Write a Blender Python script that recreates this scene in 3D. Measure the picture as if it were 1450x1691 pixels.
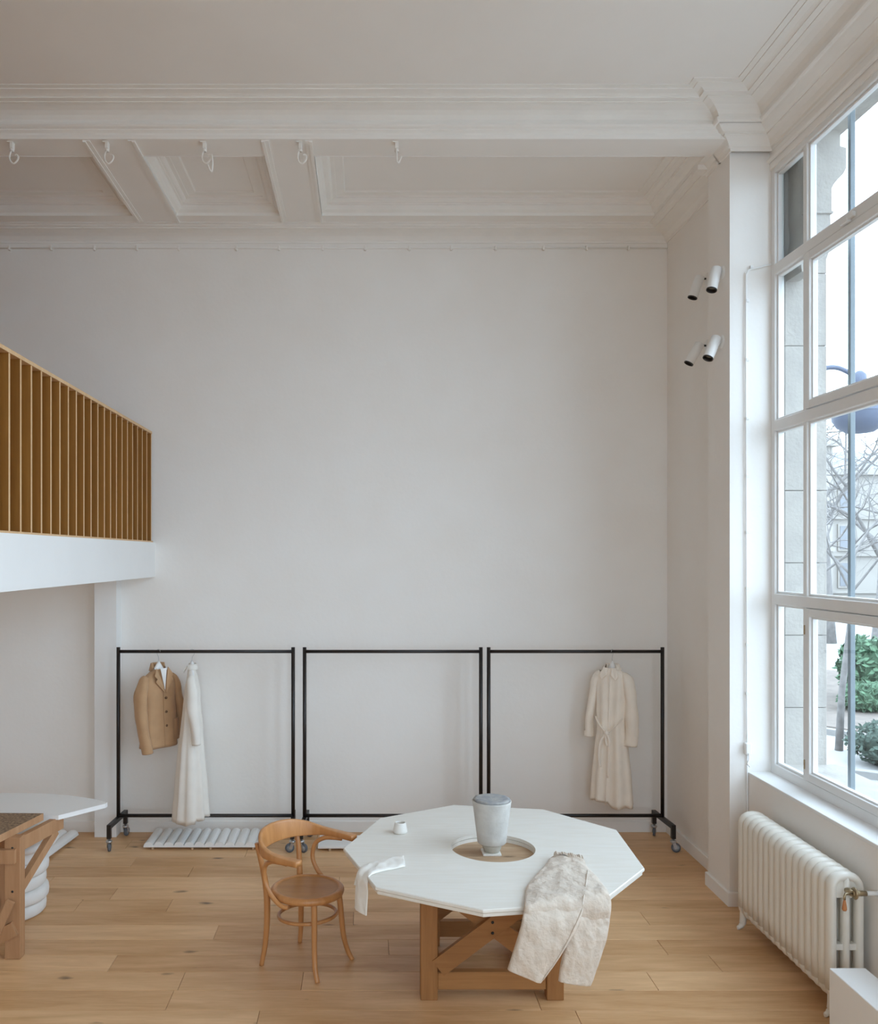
import bpy, math, random
from mathutils import Vector, Matrix, noise
for o in list(bpy.data.objects): bpy.data.objects.remove(o)
scene = bpy.context.scene
COL = scene.collection
R = math.radians
random.seed(7)

# ------------------------------------------------------------------ camera
F = 1440.0; PX = 603.0; PY = 918.0; H = 2.5          # focal length in pixels of a 1450 x 1691 frame
cd = bpy.data.cameras.new('camera'); cam = bpy.data.objects.new('camera', cd); COL.objects.link(cam)
cam.location = (0, 0, H); cam.rotation_euler = (R(90), 0, 0)
cd.sensor_width = 36; cd.sensor_fit = 'AUTO'; cd.lens = F / 1691 * 36
cd.shift_x = (725 - PX) / 1691; cd.shift_y = (PY - 845.5) / 1691
cd.clip_end = 500; cd.clip_start = 0.05
scene.camera = cam
# ------------------------------------------------------------------ world: even overcast sky
w = bpy.data.worlds.new('overcast'); scene.world = w; w.use_nodes = True
bg = w.node_tree.nodes['Background']; bg.inputs[0].default_value = (0.70, 0.838, 1.0, 1); bg.inputs[1].default_value = 5.5
scene.cycles.max_bounces = 16; scene.cycles.diffuse_bounces = 12; scene.cycles.transparent_max_bounces = 16
# ------------------------------------------------------------------ window openings, two unseen ones added for fill: portals that guide sky light
W1 = (2.66, 6.23); W2 = (-1.75, 1.82); W3 = (-1.1, 2.12); WZ = (0.955, 5.25); YF = -3.2
def portal(loc, wid, hgt, rot):
    l = bpy.data.lights.new('window_portal', 'AREA'); l.shape = 'RECTANGLE'; l.size = wid; l.size_y = hgt
    l.cycles.is_portal = True
    o = bpy.data.objects.new('window_portal', l); COL.objects.link(o); o.location = loc; o.rotation_euler = rot.to_euler()
for y0, y1 in (W1, W2): portal((3.02, (y0 + y1) / 2, sum(WZ) / 2), y1 - y0, WZ[1] - WZ[0], Matrix(((0, 0, 1), (1, 0, 0), (0, 1, 0))))
portal((sum(W3) / 2, YF - 0.2, sum(WZ) / 2), W3[1] - W3[0], WZ[1] - WZ[0], Matrix(((1, 0, 0), (0, 0, -1), (0, 1, 0))))
vs = scene.view_settings
vs.view_transform = 'Standard'; vs.look = 'None'; vs.gamma = 1; vs.exposure = 0.30; vs.use_curve_mapping = False

# ------------------------------------------------------------------ materials
def mat(name, col, rough=0.6, metal=0.0, var=0.0, vscale=4.0, col2=None, bump=0.0, bscale=60.0, stretch=None, spec=0.5, sheen=0.0, detail=4, coat=0.0):
    m = bpy.data.materials.new(name); m.use_nodes = True
    nt = m.node_tree; b = nt.nodes['Principled BSDF']
    b.inputs['Base Color'].default_value = (*col, 1); b.inputs['Roughness'].default_value = rough
    b.inputs['Metallic'].default_value = metal; b.inputs['Specular IOR Level'].default_value = spec
    if sheen: b.inputs['Sheen Weight'].default_value = sheen
    if coat: b.inputs['Coat Weight'].default_value = coat
    tc = nt.nodes.new('ShaderNodeNewGeometry')
    src = tc.outputs['Position']
    if stretch:
        mp = nt.nodes.new('ShaderNodeMapping'); mp.inputs['Scale'].default_value = stretch
        nt.links.new(src, mp.inputs[0]); src = mp.outputs[0]
    if var or col2:
        n = nt.nodes.new('ShaderNodeTexNoise'); n.inputs['Scale'].default_value = vscale; n.inputs['Detail'].default_value = detail
        nt.links.new(src, n.inputs[0])
        mx = nt.nodes.new('ShaderNodeMix'); mx.data_type = 'RGBA'
        c2 = col2 if col2 else tuple(c * (1 - var) for c in col)
        mx.inputs[6].default_value = (*col, 1); mx.inputs[7].default_value = (*c2, 1)
        rp = nt.nodes.new('ShaderNodeMapRange'); rp.inputs[1].default_value = 0.35; rp.inputs[2].default_value = 0.7
        nt.links.new(n.outputs[0], rp.inputs[0]); nt.links.new(rp.outputs[0], mx.inputs[0])
        nt.links.new(mx.outputs[2], b.inputs['Base Color'])
    if bump:
        n2 = nt.nodes.new('ShaderNodeTexNoise'); n2.inputs['Scale'].default_value = bscale; n2.inputs['Detail'].default_value = 3
        nt.links.new(src, n2.inputs[0])
        bp = nt.nodes.new('ShaderNodeBump'); bp.inputs['Strength'].default_value = bump; bp.inputs['Distance'].default_value = 0.01
        nt.links.new(n2.outputs[0], bp.inputs['Height']); nt.links.new(bp.outputs[0], b.inputs['Normal'])
    return m

def wood(name, light, dark, axis='X', rough=0.45, rnd=0.35, knots=0.0, grain=9.0, knotcol=(0.10, 0.05, 0.02)):
    """grain stretched along an axis, tone shifted per object"""
    m = bpy.data.materials.new(name); m.use_nodes = True
    nt = m.node_tree; N = nt.nodes; Lk = nt.links.new; b = N['Principled BSDF']
    b.inputs['Roughness'].default_value = rough
    geo = N.new('ShaderNodeNewGeometry'); oi = N.new('ShaderNodeObjectInfo')
    off = N.new('ShaderNodeVectorMath'); off.operation = 'MULTIPLY_ADD'
    cmb = N.new('ShaderNodeCombineXYZ')
    for i in range(3): Lk(oi.outputs['Random'], cmb.inputs[i])
    Lk(cmb.outputs[0], off.inputs[0]); off.inputs[1].default_value = (37, 53, 71); Lk(geo.outputs['Position'], off.inputs[2])
    mp = N.new('ShaderNodeMapping')
    s = {'X': (0.9, grain, grain), 'Y': (grain, 0.9, grain), 'Z': (grain, grain, 0.9)}[axis]
    mp.inputs['Scale'].default_value = s; Lk(off.outputs[0], mp.inputs[0])
    n1 = N.new('ShaderNodeTexNoise'); n1.inputs['Scale'].default_value = 1.6; n1.inputs['Detail'].default_value = 6; n1.inputs['Distortion'].default_value = 0.6
    Lk(mp.outputs[0], n1.inputs[0])
    n2 = N.new('ShaderNodeTexNoise'); n2.inputs['Scale'].default_value = 9; n2.inputs['Detail'].default_value = 4
    Lk(mp.outputs[0], n2.inputs[0])
    ad = N.new('ShaderNodeMath'); ad.operation = 'MULTIPLY_ADD'; ad.inputs[1].default_value = 0.35; Lk(n2.outputs[0], ad.inputs[0]); Lk(n1.outputs[0], ad.inputs[2])
    rd = N.new('ShaderNodeMath'); rd.operation = 'MULTIPLY_ADD'; rd.inputs[1].default_value = rnd; Lk(oi.outputs['Random'], rd.inputs[0]); Lk(ad.outputs[0], rd.inputs[2])
    rp = N.new('ShaderNodeMapRange'); rp.inputs[1].default_value = 0.45; rp.inputs[2].default_value = 0.95 + rnd; Lk(rd.outputs[0], rp.inputs[0])
    mx = N.new('ShaderNodeMix'); mx.data_type = 'RGBA'; mx.inputs[6].default_value = (*light, 1); mx.inputs[7].default_value = (*dark, 1)
    Lk(rp.outputs[0], mx.inputs[0]); out = mx.outputs[2]
    if knots:
        mk = N.new('ShaderNodeMapping'); mk.inputs['Scale'].default_value = {'X': (1, 2.2, 2.2), 'Y': (2.2, 1, 2.2), 'Z': (2.2, 2.2, 1)}[axis]
        Lk(off.outputs[0], mk.inputs[0])
        v = N.new('ShaderNodeTexVoronoi'); v.inputs['Scale'].default_value = 2.5; v.inputs['Randomness'].default_value = 1
        nn = N.new('ShaderNodeTexNoise'); nn.inputs['Scale'].default_value = 8; Lk(mk.outputs[0], nn.inputs[0])
        dv = N.new('ShaderNodeMix'); dv.data_type = 'VECTOR'; dv.inputs[0].default_value = 0.08; Lk(mk.outputs[0], dv.inputs[4]); Lk(nn.outputs[1], dv.inputs[5])
        Lk(dv.outputs[1], v.inputs[0])
        kr = N.new('ShaderNodeMapRange'); kr.inputs[1].default_value = 0.02; kr.inputs[2].default_value = 0.13; kr.inputs[3].default_value = knots; kr.inputs[4].default_value = 0
        Lk(v.outputs['Distance'], kr.inputs[0])
        mk2 = N.new('ShaderNodeMix'); mk2.data_type = 'RGBA'; mk2.inputs[7].default_value = (*knotcol, 1)
        Lk(out, mk2.inputs[6]); Lk(kr.outputs[0], mk2.inputs[0]); out = mk2.outputs[2]
    Lk(out, b.inputs['Base Color'])
    bp = N.new('ShaderNodeBump'); bp.inputs['Strength'].default_value = 0.12; bp.inputs['Distance'].default_value = 0.004
    Lk(n2.outputs[0], bp.inputs['Height']); Lk(bp.outputs[0], b.inputs['Normal'])
    return m

M = {}
M['plaster'] = mat('plaster', (0.86, 0.84, 0.81), 0.85, var=0.0, col2=(0.845, 0.815, 0.775), vscale=2.2, bump=0.12, bscale=26, detail=6)
M['ceiling'] = mat('ceiling_paint', (0.87, 0.85, 0.82), 0.85, col2=(0.85, 0.825, 0.79), vscale=1.5, bump=0.05, bscale=18)
M['trim'] = mat('moulding_paint', (0.87, 0.85, 0.815), 0.75, var=0.03, vscale=5)
M['white'] = mat('white_paint', (0.84, 0.84, 0.83), 0.5, var=0.02, vscale=3)
M['frame'] = mat('window_paint', (0.79, 0.79, 0.78), 0.42, var=0.03, vscale=7)
M['floor'] = wood('oak_floor', (0.80, 0.52, 0.285), (0.46, 0.235, 0.088), 'X', 0.42, 0.36, knots=0.95, grain=7)
M['subfloor'] = mat('dark_gap', (0.10, 0.06, 0.035), 0.9, var=0.2)
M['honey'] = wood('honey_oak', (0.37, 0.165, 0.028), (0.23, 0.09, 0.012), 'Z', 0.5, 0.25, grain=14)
M['honey_lit'] = wood('window_lit_oak', (0.70, 0.47, 0.26), (0.60, 0.37, 0.18), 'Z', 0.5, 0.1, grain=14)  # lighter oak copy: window light on the fin edges put into the colour
M['bent'] = wood('bent_beech', (0.60, 0.29, 0.11), (0.44, 0.185, 0.055), 'Z', 0.33, 0.1, grain=12)
M['seat'] = wood('seat_ply', (0.48, 0.235, 0.075), (0.33, 0.14, 0.038), 'X', 0.38, 0.1, grain=10)
M['base_wood'] = wood('aged_pine', (0.42, 0.20, 0.065), (0.25, 0.10, 0.026), 'Z', 0.6, 0.3, knots=0.4, grain=14)
M['base_wood_x'] = wood('aged_pine_rail', (0.42, 0.20, 0.065), (0.25, 0.10, 0.026), 'X', 0.6, 0.3, knots=0.4, grain=14)
M['plank_wood'] = wood('worn_board', (0.55, 0.39, 0.25), (0.36, 0.22, 0.12), 'X', 0.65, 0.2, knots=0.8, grain=12)
M['bench_wood'] = wood('pink_pine', (0.50, 0.285, 0.15), (0.36, 0.18, 0.08), 'Z', 0.6, 0.2, knots=0.6, grain=12)
M['bench_top'] = mat('worn_bench_top', (0.36, 0.24, 0.14), 0.7, col2=(0.10, 0.055, 0.03), vscale=55, bump=0.3, bscale=80)
M['black'] = mat('black_steel', (0.016, 0.011, 0.009), 0.42, var=0.3, vscale=12, spec=0.5)
M['chrome'] = mat('zinc_plate', (0.55, 0.56, 0.57), 0.35, 0.9, var=0.15, vscale=40)
M['rubber'] = mat('grey_rubber', (0.13, 0.14, 0.16), 0.6, var=0.1, vscale=20)
M['hubgrey'] = mat('grey_hub', (0.42, 0.46, 0.50), 0.5, var=0.05)
M['tabletop'] = mat('whitewashed_ply', (0.80, 0.775, 0.72), 0.45, col2=(0.765, 0.73, 0.66), vscale=5, stretch=(1, 8, 1), bump=0.03, bscale=50)
M['ply_edge'] = mat('ply_edge', (0.70, 0.60, 0.48), 0.6, col2=(0.62, 0.50, 0.38), vscale=8, stretch=(1, 1, 30))
M['ceramic'] = mat('rough_ceramic', (0.60, 0.58, 0.54), 0.7, col2=(0.50, 0.48, 0.45), vscale=14, bump=0.25, bscale=45)
M['clay_grey'] = mat('grey_clay', (0.40, 0.39, 0.37), 0.8, col2=(0.26, 0.27, 0.29), vscale=22, bump=0.5, bscale=60)
M['clay_base'] = mat('clay_foot', (0.42, 0.41, 0.34), 0.75, col2=(0.50, 0.46, 0.40), vscale=20, bump=0.3)
M['porcelain'] = mat('matt_porcelain', (0.80, 0.77, 0.72), 0.5, var=0.03)
M['tan'] = mat('tan_cotton', (0.53, 0.325, 0.175), 0.9, var=0.12, vscale=9, bump=0.15, bscale=220, sheen=0.2)
M['tan_in'] = mat('tan_lining', (0.30, 0.17, 0.08), 0.9, var=0.1)
M['ivory'] = mat('ivory_linen', (0.91, 0.83, 0.73), 0.9, var=0.06, vscale=9, bump=0.15, bscale=220, sheen=0.15)
M['cream'] = mat('cream_cotton', (0.86, 0.83, 0.77), 0.9, var=0.05, vscale=9, bump=0.12, bscale=220, sheen=0.15)
M['linen'] = mat('ecru_linen', (0.67, 0.575, 0.48), 0.92, var=0.08, vscale=20, bump=0.6, bscale=55, sheen=0.15)
M['button'] = mat('horn_button', (0.16, 0.09, 0.045), 0.4, var=0.2)
M['radiator'] = mat('radiator_enamel', (0.80, 0.765, 0.69), 0.3, var=0.02, vscale=6)
M['brass'] = mat('aged_brass', (0.50, 0.40, 0.26), 0.35, 0.85, var=0.3, vscale=60)
M['handle_wood'] = mat('terracotta_wood', (0.55, 0.22, 0.08), 0.5, var=0.15, vscale=40)
M['lens'] = mat('lamp_reflector', (0.60, 0.57, 0.48), 0.25, 0.6, var=0.2, vscale=150)
M['plaster_cast'] = mat('plaster_cast', (0.78, 0.765, 0.74), 0.7, var=0.05, vscale=10)
M['stone'] = mat('limestone', (0.40, 0.365, 0.325), 0.9, col2=(0.34, 0.31, 0.28), vscale=7, bump=0.4, bscale=40)
M['bar'] = mat('painted_bar', (0.19, 0.225, 0.245), 0.5, var=0.1, vscale=14)
M['lampblue'] = mat('lamp_enamel', (0.10, 0.12, 0.175), 0.5, var=0.1)
M['bark'] = mat('bark', (0.21, 0.195, 0.185), 0.95, var=0.35, vscale=12, bump=0.5, bscale=30)
M['facade'] = mat('far_stone', (0.36, 0.335, 0.305), 0.9, var=0.1, vscale=0.6)
M['farglass'] = mat('far_pane', (0.22, 0.23, 0.25), 0.25, var=0.1)
M['slate'] = mat('slate_roof', (0.27, 0.28, 0.29), 0.7, var=0.1)
M['pavement'] = mat('pavement', (0.33, 0.315, 0.30), 0.9, var=0.15, vscale=1.2)
M['kerb'] = mat('granite_kerb', (0.26, 0.25, 0.24), 0.9, var=0.2, vscale=6)
M['soil'] = mat('bed_soil', (0.20, 0.165, 0.14), 1, var=0.3, vscale=5)
M['hedge'] = mat('hedge_leaf', (0.075, 0.11, 0.085), 0.9, var=0.5, vscale=14)
M['shrub'] = mat('shrub_leaf', (0.11, 0.20, 0.115), 0.9, var=0.5, vscale=9)
gm = bpy.data.materials.new('window_glass'); gm.use_nodes = True; M['glass'] = gm
nt = gm.node_tree; nt.nodes.remove(nt.nodes['Principled BSDF'])
tr = nt.nodes.new('ShaderNodeBsdfTransparent'); tr.inputs[0].default_value = (0.93, 0.96, 0.965, 1)
gl = nt.nodes.new('ShaderNodeBsdfGlossy'); gl.inputs['Roughness'].default_value = 0.01
lw = nt.nodes.new('ShaderNodeLayerWeight'); lw.inputs[0].default_value = 0.5
pw = nt.nodes.new('ShaderNodeMath'); pw.operation = 'POWER'; pw.inputs[1].default_value = 4; nt.links.new(lw.outputs['Facing'], pw.inputs[0])
fr = nt.nodes.new('ShaderNodeMath'); fr.operation = 'MULTIPLY_ADD'; fr.inputs[1].default_value = 0.4; fr.inputs[2].default_value = 0.03; nt.links.new(pw.outputs[0], fr.inputs[0])
mxs = nt.nodes.new('ShaderNodeMixShader')
nt.links.new(fr.outputs[0], mxs.inputs[0]); nt.links.new(tr.outputs[0], mxs.inputs[1]); nt.links.new(gl.outputs[0], mxs.inputs[2])
nt.links.new(mxs.outputs[0], nt.nodes['Material Output'].inputs[0])

# ------------------------------------------------------------------ mesh helpers
class MB:
    def __init__(s): s.v = []; s.f = []; s.sm = []
    def add(s, vs, fs, smooth=False):
        b = len(s.v); s.v += [tuple(v) for v in vs]
        for f in fs: s.f.append(tuple(i + b for i in f)); s.sm.append(smooth)
        return s
    def box(s, x0, x1, y0, y1, z0, z1):
        vs = [(x, y, z) for z in (z0, z1) for y in (y0, y1) for x in (x0, x1)]
        return s.add(vs, [(0, 2, 3, 1), (4, 5, 7, 6), (0, 1, 5, 4), (2, 6, 7, 3), (0, 4, 6, 2), (1, 3, 7, 5)])
    def cbox(s, x0, x1, y0, y1, z0, z1, c=0.004):
        """box with chamfered edges"""
        vs = []; fs = []
        P = lambda i, j, k, ax: tuple((lo if q == 0 else hi) + (0 if a == ax else (c if q == 0 else -c)) for a, (q, lo, hi) in enumerate(((i, x0, x1), (j, y0, y1), (k, z0, z1))))
        idx = {}
        for i in (0, 1):
            for j in (0, 1):
                for k in (0, 1):
                    for ax in range(3): idx[i, j, k, ax] = len(vs); vs.append(P(i, j, k, ax))
        I = lambda *a: idx[a]
        for q in (0, 1):
            a = [I(q, 0, 0, 0), I(q, 1, 0, 0), I(q, 1, 1, 0), I(q, 0, 1, 0)]; fs.append(tuple(a if q else a[::-1]))
            a = [I(0, q, 0, 1), I(0, q, 1, 1), I(1, q, 1, 1), I(1, q, 0, 1)]; fs.append(tuple(a if q else a[::-1]))
            a = [I(0, 0, q, 2), I(1, 0, q, 2), I(1, 1, q, 2), I(0, 1, q, 2)]; fs.append(tuple(a if q else a[::-1]))
        for p in (0, 1):
            for q in (0, 1):
                fs.append((I(p, q, 0, 0), I(p, q, 1, 0), I(p, q, 1, 1), I(p, q, 0, 1)))
                fs.append((I(p, 0, q, 0), I(p, 1, q, 0), I(p, 1, q, 2), I(p, 0, q, 2)))
                fs.append((I(0, p, q, 1), I(1, p, q, 1), I(1, p, q, 2), I(0, p, q, 2)))
        for i in (0, 1):
            for j in (0, 1):
                for k in (0, 1): fs.append((I(i, j, k, 0), I(i, j, k, 1), I(i, j, k, 2)))
        return s.add(vs, fs)
    def bar(s, a, b, wx, wy, up=(0, 0, 1)):
        """rectangular bar from a to b; wx across, wy along 'up'"""
        a = Vector(a); b = Vector(b); d = (b - a).normalized(); u = Vector(up)
        sx = d.cross(u).normalized(); sy = sx.cross(d).normalized()
        vs = []
        for p in (a, b):
            for i, j in ((-1, -1), (1, -1), (1, 1), (-1, 1)): vs.append(p + sx * wx / 2 * i + sy * wy / 2 * j)
        return s.add(vs, [(0, 1, 2, 3), (7, 6, 5, 4), (0, 4, 5, 1), (1, 5, 6, 2), (2, 6, 7, 3), (3, 7, 4, 0)])
    def tube(s, pts, r, n=10, cap=True, smooth=True, sx=1.0, up=None, closed=False):
        """tube through pts; r number or list; sx squashes along the side axis"""
        pts = [Vector(p) for p in pts]; k = len(pts)
        rs = r if isinstance(r, (list, tuple)) else [r] * k
        vs = []; prev = None
        for i, p in enumerate(pts):
            if closed: t = (pts[(i + 1) % k] - pts[i - 1]).normalized()
            else: t = (pts[min(i + 1, k - 1)] - pts[max(i - 1, 0)]).normalized()
            if up is not None: a = t.cross(Vector(up)).normalized()
            elif prev is None:
                a = t.cross(Vector((0, 0, 1)))
                if a.length < 0.05: a = t.cross(Vector((0, 1, 0)))
                a.normalize()
            else:
                a = (prev - t * prev.dot(t)).normalized()
            prev = a; b = t.cross(a)
            for j in range(n):
                an = 2 * math.pi * j / n
                vs.append(p + a * math.cos(an) * rs[i] * sx + b * math.sin(an) * rs[i])
        fs = []
        for i in range(k if closed else k - 1):
            for j in range(n):
                q = (i + 1) % k
                fs.append((i * n + j, i * n + (j + 1) % n, q * n + (j + 1) % n, q * n + j))
        s.add(vs, fs, smooth)
        if cap and not closed:
            b = len(s.v) - len(vs)
            s.f.append(tuple(b + j for j in range(n))[::-1]); s.sm.append(False)
            s.f.append(tuple(b + (k - 1) * n + j for j in range(n))); s.sm.append(False)
        return s
    def lathe(s, prof, c=(0, 0, 0), n=32, smooth=True, axis=None):
        """profile [(r, h)], about an axis (default +Z)"""
        c = Vector(c); ax = Vector(axis).normalized() if axis else Vector((0, 0, 1))
        a = ax.cross(Vector((0, 1, 0)))
        if a.length < 0.05: a = ax.cross(Vector((1, 0, 0)))
        a.normalize(); b = ax.cross(a)
        vs = []
        for r, h in prof:
            for j in range(n):
                an = 2 * math.pi * j / n
                vs.append(c + ax * h + (a * math.cos(an) + b * math.sin(an)) * max(r, 1e-5))
        fs = []
        for i in range(len(prof) - 1):
            for j in range(n): fs.append((i * n + j, i * n + (j + 1) % n, (i + 1) * n + (j + 1) % n, (i + 1) * n + j))
        return s.add(vs, fs, smooth)
    def rings(s, rings, cap=False, smooth=True, closed=True):
        n = len(rings[0]); vs = [p for r in rings for p in r]; fs = []
        for i in range(len(rings) - 1):
            for j in range(n if closed else n - 1): fs.append((i * n + j, i * n + (j + 1) % n, (i + 1) * n + (j + 1) % n, (i + 1) * n + j))
        if cap: fs.append(tuple(range(n))[::-1]); fs.append(tuple(range((len(rings) - 1) * n, len(rings) * n)))
        return s.add(vs, fs, smooth)
    def prism(s, poly, z0, z1):
        n = len(poly)
        vs = [(x, y, z0) for x, y in poly] + [(x, y, z1) for x, y in poly]
        fs = [tuple(range(n))[::-1], tuple(range(n, 2 * n))] + [(i, (i + 1) % n, n + (i + 1) % n, n + i) for i in range(n)]
        return s.add(vs, fs)
    def mesh(s, name):
        me = bpy.data.meshes.new(name); me.from_pydata(s.v, [], s.f)
        me.polygons.foreach_set('use_smooth', s.sm); me.update()
        return me
    def build(s, name, m, parent=None, fix=True, **kw):
        me = s.mesh(name)
        if fix:
            import bmesh
            bm = bmesh.new(); bm.from_mesh(me); bmesh.ops.recalc_face_normals(bm, faces=bm.faces); bm.to_mesh(me); bm.free()
        o = bpy.data.objects.new(name, me); COL.objects.link(o)
        me.materials.append(M[m] if isinstance(m, str) else m)
        if parent: o.parent = parent
        for k, v in kw.items(): o[k] = v
        return o
def empty(name, loc=(0, 0, 0), rz=0.0, **kw):
    o = bpy.data.objects.new(name, None); COL.objects.link(o); o.location = loc; o.rotation_euler = (0, 0, rz)
    o.empty_display_size = 0.1
    for k, v in kw.items(): o[k] = v
    return o
def dup(o, parent=None):
    c = o.copy(); COL.objects.link(c)
    if parent: c.parent = parent
    for ch in o.children: dup(ch, c)
    return c
def smooth_pts(pts, n=6):
    """Catmull-Rom through pts (tuples of any length)"""
    out = []; k = len(pts)
    for i in range(k - 1):
        p0 = pts[max(i - 1, 0)]; p1 = pts[i]; p2 = pts[i + 1]; p3 = pts[min(i + 2, k - 1)]
        for j in range(n):
            t = j / n
            out.append(tuple(0.5 * (2 * b + (c - a) * t + (2 * a - 5 * b + 4 * c - d) * t * t + (3 * b - a - 3 * c + d) * t ** 3) for a, b, c, d in zip(p0, p1, p2, p3)))
    out.append(tuple(pts[-1])); return out
def moulding(path, prof, closed=False):
    """sweep a profile [(out, z)] along a plan path [(x, y)]; 'out' goes to the left of travel, corners mitred"""
    mb = MB(); k = len(path); P = [Vector((p[0], p[1])) for p in path]
    rings = []
    for i in range(k):
        d0 = (P[i] - P[i - 1]).normalized() if (i > 0 or closed) else None
        d1 = (P[(i + 1) % k] - P[i]).normalized() if (i < k - 1 or closed) else None
        if d0 is None: d0 = d1
        if d1 is None: d1 = d0
        n0 = Vector((-d0.y, d0.x)); n1 = Vector((-d1.y, d1.x))
        m = n0 + n1; m = m / m.dot(n0) if m.length > 1e-6 else n0
        rings.append([(P[i].x + m.x * o, P[i].y + m.y * o, z) for o, z in prof])
    if closed: rings.append(rings[0])
    return mb.rings(rings, smooth=False, closed=False)

# ------------------------------------------------------------------ room shell
YB = 7.91           # back wall
XR = 2.74           # recessed part of the right wall
XP = 2.605          # pilaster face
YP0, YP1 = 6.23, 6.62
XL = -5.6; ZC = 5.66
ZS = 5.44           # soffit of the coffered rear bay
floor = MB().box(XL, XR + 0.1, YF, YB, -0.15, -0.022).build('floor', 'subfloor', kind='structure')
# oak boards
joints = {12: [-3.6, -2.05, 0.35, 2.2], 11: [-2.69, -1.0, 1.4], 10: [-1.89, 0.6], 9: [-3.2, -1.38, 0.9], 8: [-2.42, -0.2, 1.75], 7: [-1.86, 0.75], 6: [-2.05, -1.4, 1.15], 5: [-2.85, -0.08, 1.93], 4: [-0.99, 1.3], 3: [-3.3, 0.15, 1.9], 2: [-1.55, 0.9, 2.15], 1: [-1.08, -0.37, 1.69], 0: [-1.1, 0.97]}
PW = 0.2215
rows = int((YB - YF) / PW) + 1
for r in range(rows):
    y1 = YB - 0.012 - r * PW; y0 = max(y1 - PW, YF)
    key = 13 - r
    if key in joints: js = joints[key]
    else:
        js = []; x = XL + random.uniform(0.6, 2.0)
        while x < XR - 0.5: js.append(x); x += random.uniform(1.7, 2.6)
    js = [XL] + [j for j in js if XL + 0.3 < j < XR - 0.1] + [XR + 0.06]
    if len(js) > 2 and js[1] - js[0] > 2.9: js.insert(1, (js[0] + js[1]) / 2)
    g = 0.0011
    for a, b in zip(js, js[1:]):
        xa, xb, ya, yb = a + g, b - g, y0 + g, y1 - g; c = 0.0015
        mb = MB()
        mb.add([(xa, ya, -0.022), (xb, ya, -0.022), (xb, yb, -0.022), (xa, yb, -0.022), (xa, ya, -c), (xb, ya, -c), (xb, yb, -c), (xa, yb, -c),
                (xa + c, ya + c, 0), (xb - c, ya + c, 0), (xb - c, yb - c, 0), (xa + c, yb - c, 0)],
               [(0, 1, 5, 4), (1, 2, 6, 5), (2, 3, 7, 6), (3, 0, 4, 7), (4, 5, 9, 8), (5, 6, 10, 9), (6, 7, 11, 10), (7, 4, 8, 11), (8, 9, 10, 11)])
        mb.build('plank', 'floor', floor, fix=False)

MB().box(XL - 0.2, 3.3, YB, YB + 0.25, -0.15, 6.2).build('wall_back', 'plaster', kind='structure')
MB().box(XL - 0.2, XL, YF, YB, -0.15, 6.2).build('wall_left', 'plaster', kind='structure')
MB().box(XL - 0.2, W3[0], YF - 0.2, YF, -0.15, 6.2).box(W3[1], 3.0, YF - 0.2, YF, -0.15, 6.2).box(W3[0], W3[1], YF - 0.2, YF, -0.15, WZ[0]).box(W3[0], W3[1], YF - 0.2, YF, WZ[1], 6.2).build('wall_front', 'plaster', kind='structure')
WX = 2.90           # inner plane of the window frames
XS = 2.735          # wall under the sills
wr = MB()
wr.box(XR, 3.0, YP1, YB, -0.15, 6.2)                       # recessed bay
wr.box(XP, 3.0, YP0, YP1, -0.15, 6.2)                      # pilaster
wr.box(XS, 3.0, YF, YP0, -0.15, 0.955)                     # below the windows
wr.box(WX - 0.01, 3.0, YF, YP0, 5.25, 6.2)                 # above the windows
wr.box(XP + 0.1, 3.0, W2[1], W1[0], 0.9, 6.2)              # between the windows
wr.box(XP + 0.1, 3.0, YF, W2[0], 0.9, 6.2)
wr.build('wall_right', 'plaster', kind='structure')
MB().box(-2.406, -2.212, 7.75, YB, 0, 2.32).build('wall_pier', 'white', kind='structure')

# baseboards
bbp = [(0.0, 0.0), (0.018, 0.0), (0.018, 0.094), (0.012, 0.1), (0.0, 0.1)]
moulding([(XR, YP1), (XR, YB), (-2.212, YB)], bbp).build('baseboard_back', 'trim', kind='structure')
moulding([(-2.406, YB), (XL, YB)], bbp).build('baseboard_left', 'trim', kind='structure')
moulding([(XS + 0.02, YP0), (XP, YP0), (XP, YP1), (XR, YP1)], bbp).build('baseboard_right', 'trim', kind='structure')

# main ceiling and its cornice
MB().box(XL, 3.0, YF, 6.2, ZC, 6.2).build('ceiling', 'ceiling', kind='structure')
cove = [(0.15, 5.505), (0.165, 5.505), (0.175, 5.512), (0.175, 5.532), (0.158, 5.536), (0.165, 5.556), (0.185, 5.578), (0.215, 5.598), (0.255, 5.612), (0.285, 5.617), (0.285, 5.622), (0.325, 5.625), (0.325, 5.631),
        (0.335, 5.637), (0.352, 5.643), (0.375, 5.646), (0.395, 5.647), (0.395, 5.653), (0.435, 5.654), (0.435, 5.662)]
path = [(WX, YF), (WX, 6.19), (XP, 6.19), (XP, 6.272), (XL, 6.272)]
moulding(path, cove).build('trim_1', 'trim', kind='structure')
low = [(0.0, 5.375), (0.012, 5.375), (0.016, 5.39), (0.03, 5.397), (0.034, 5.41), (0.05, 5.43), (0.075, 5.452), (0.082, 5.456), (0.082, 5.466), (0.105, 5.47), (0.12, 5.48), (0.14, 5.495), (0.15, 5.505), (0.15, 5.52)]
moulding([(WX, YF), (WX, 6.2), (XP, 6.2), (XP, 6.40)], low).build('trim_2', 'trim', kind='structure')
moulding([(XP, 6.38), (XP, YP1), (XR, YP1), (XR, 7.0)], low[:9]).build('trim_20', 'trim', kind='structure')
# front fascia of the dropped bay
fas = [(0.0, 5.44), (0.004, 5.45), (0.012, 5.462), (0.012, 5.475), (0.03, 5.49), (0.03, 5.497), (0.05, 5.505), (0.06, 5.515)]
moulding([(XP - 0.1, 6.15), (XL, 6.15)], fas).build('trim_3', 'trim', kind='structure')
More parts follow.
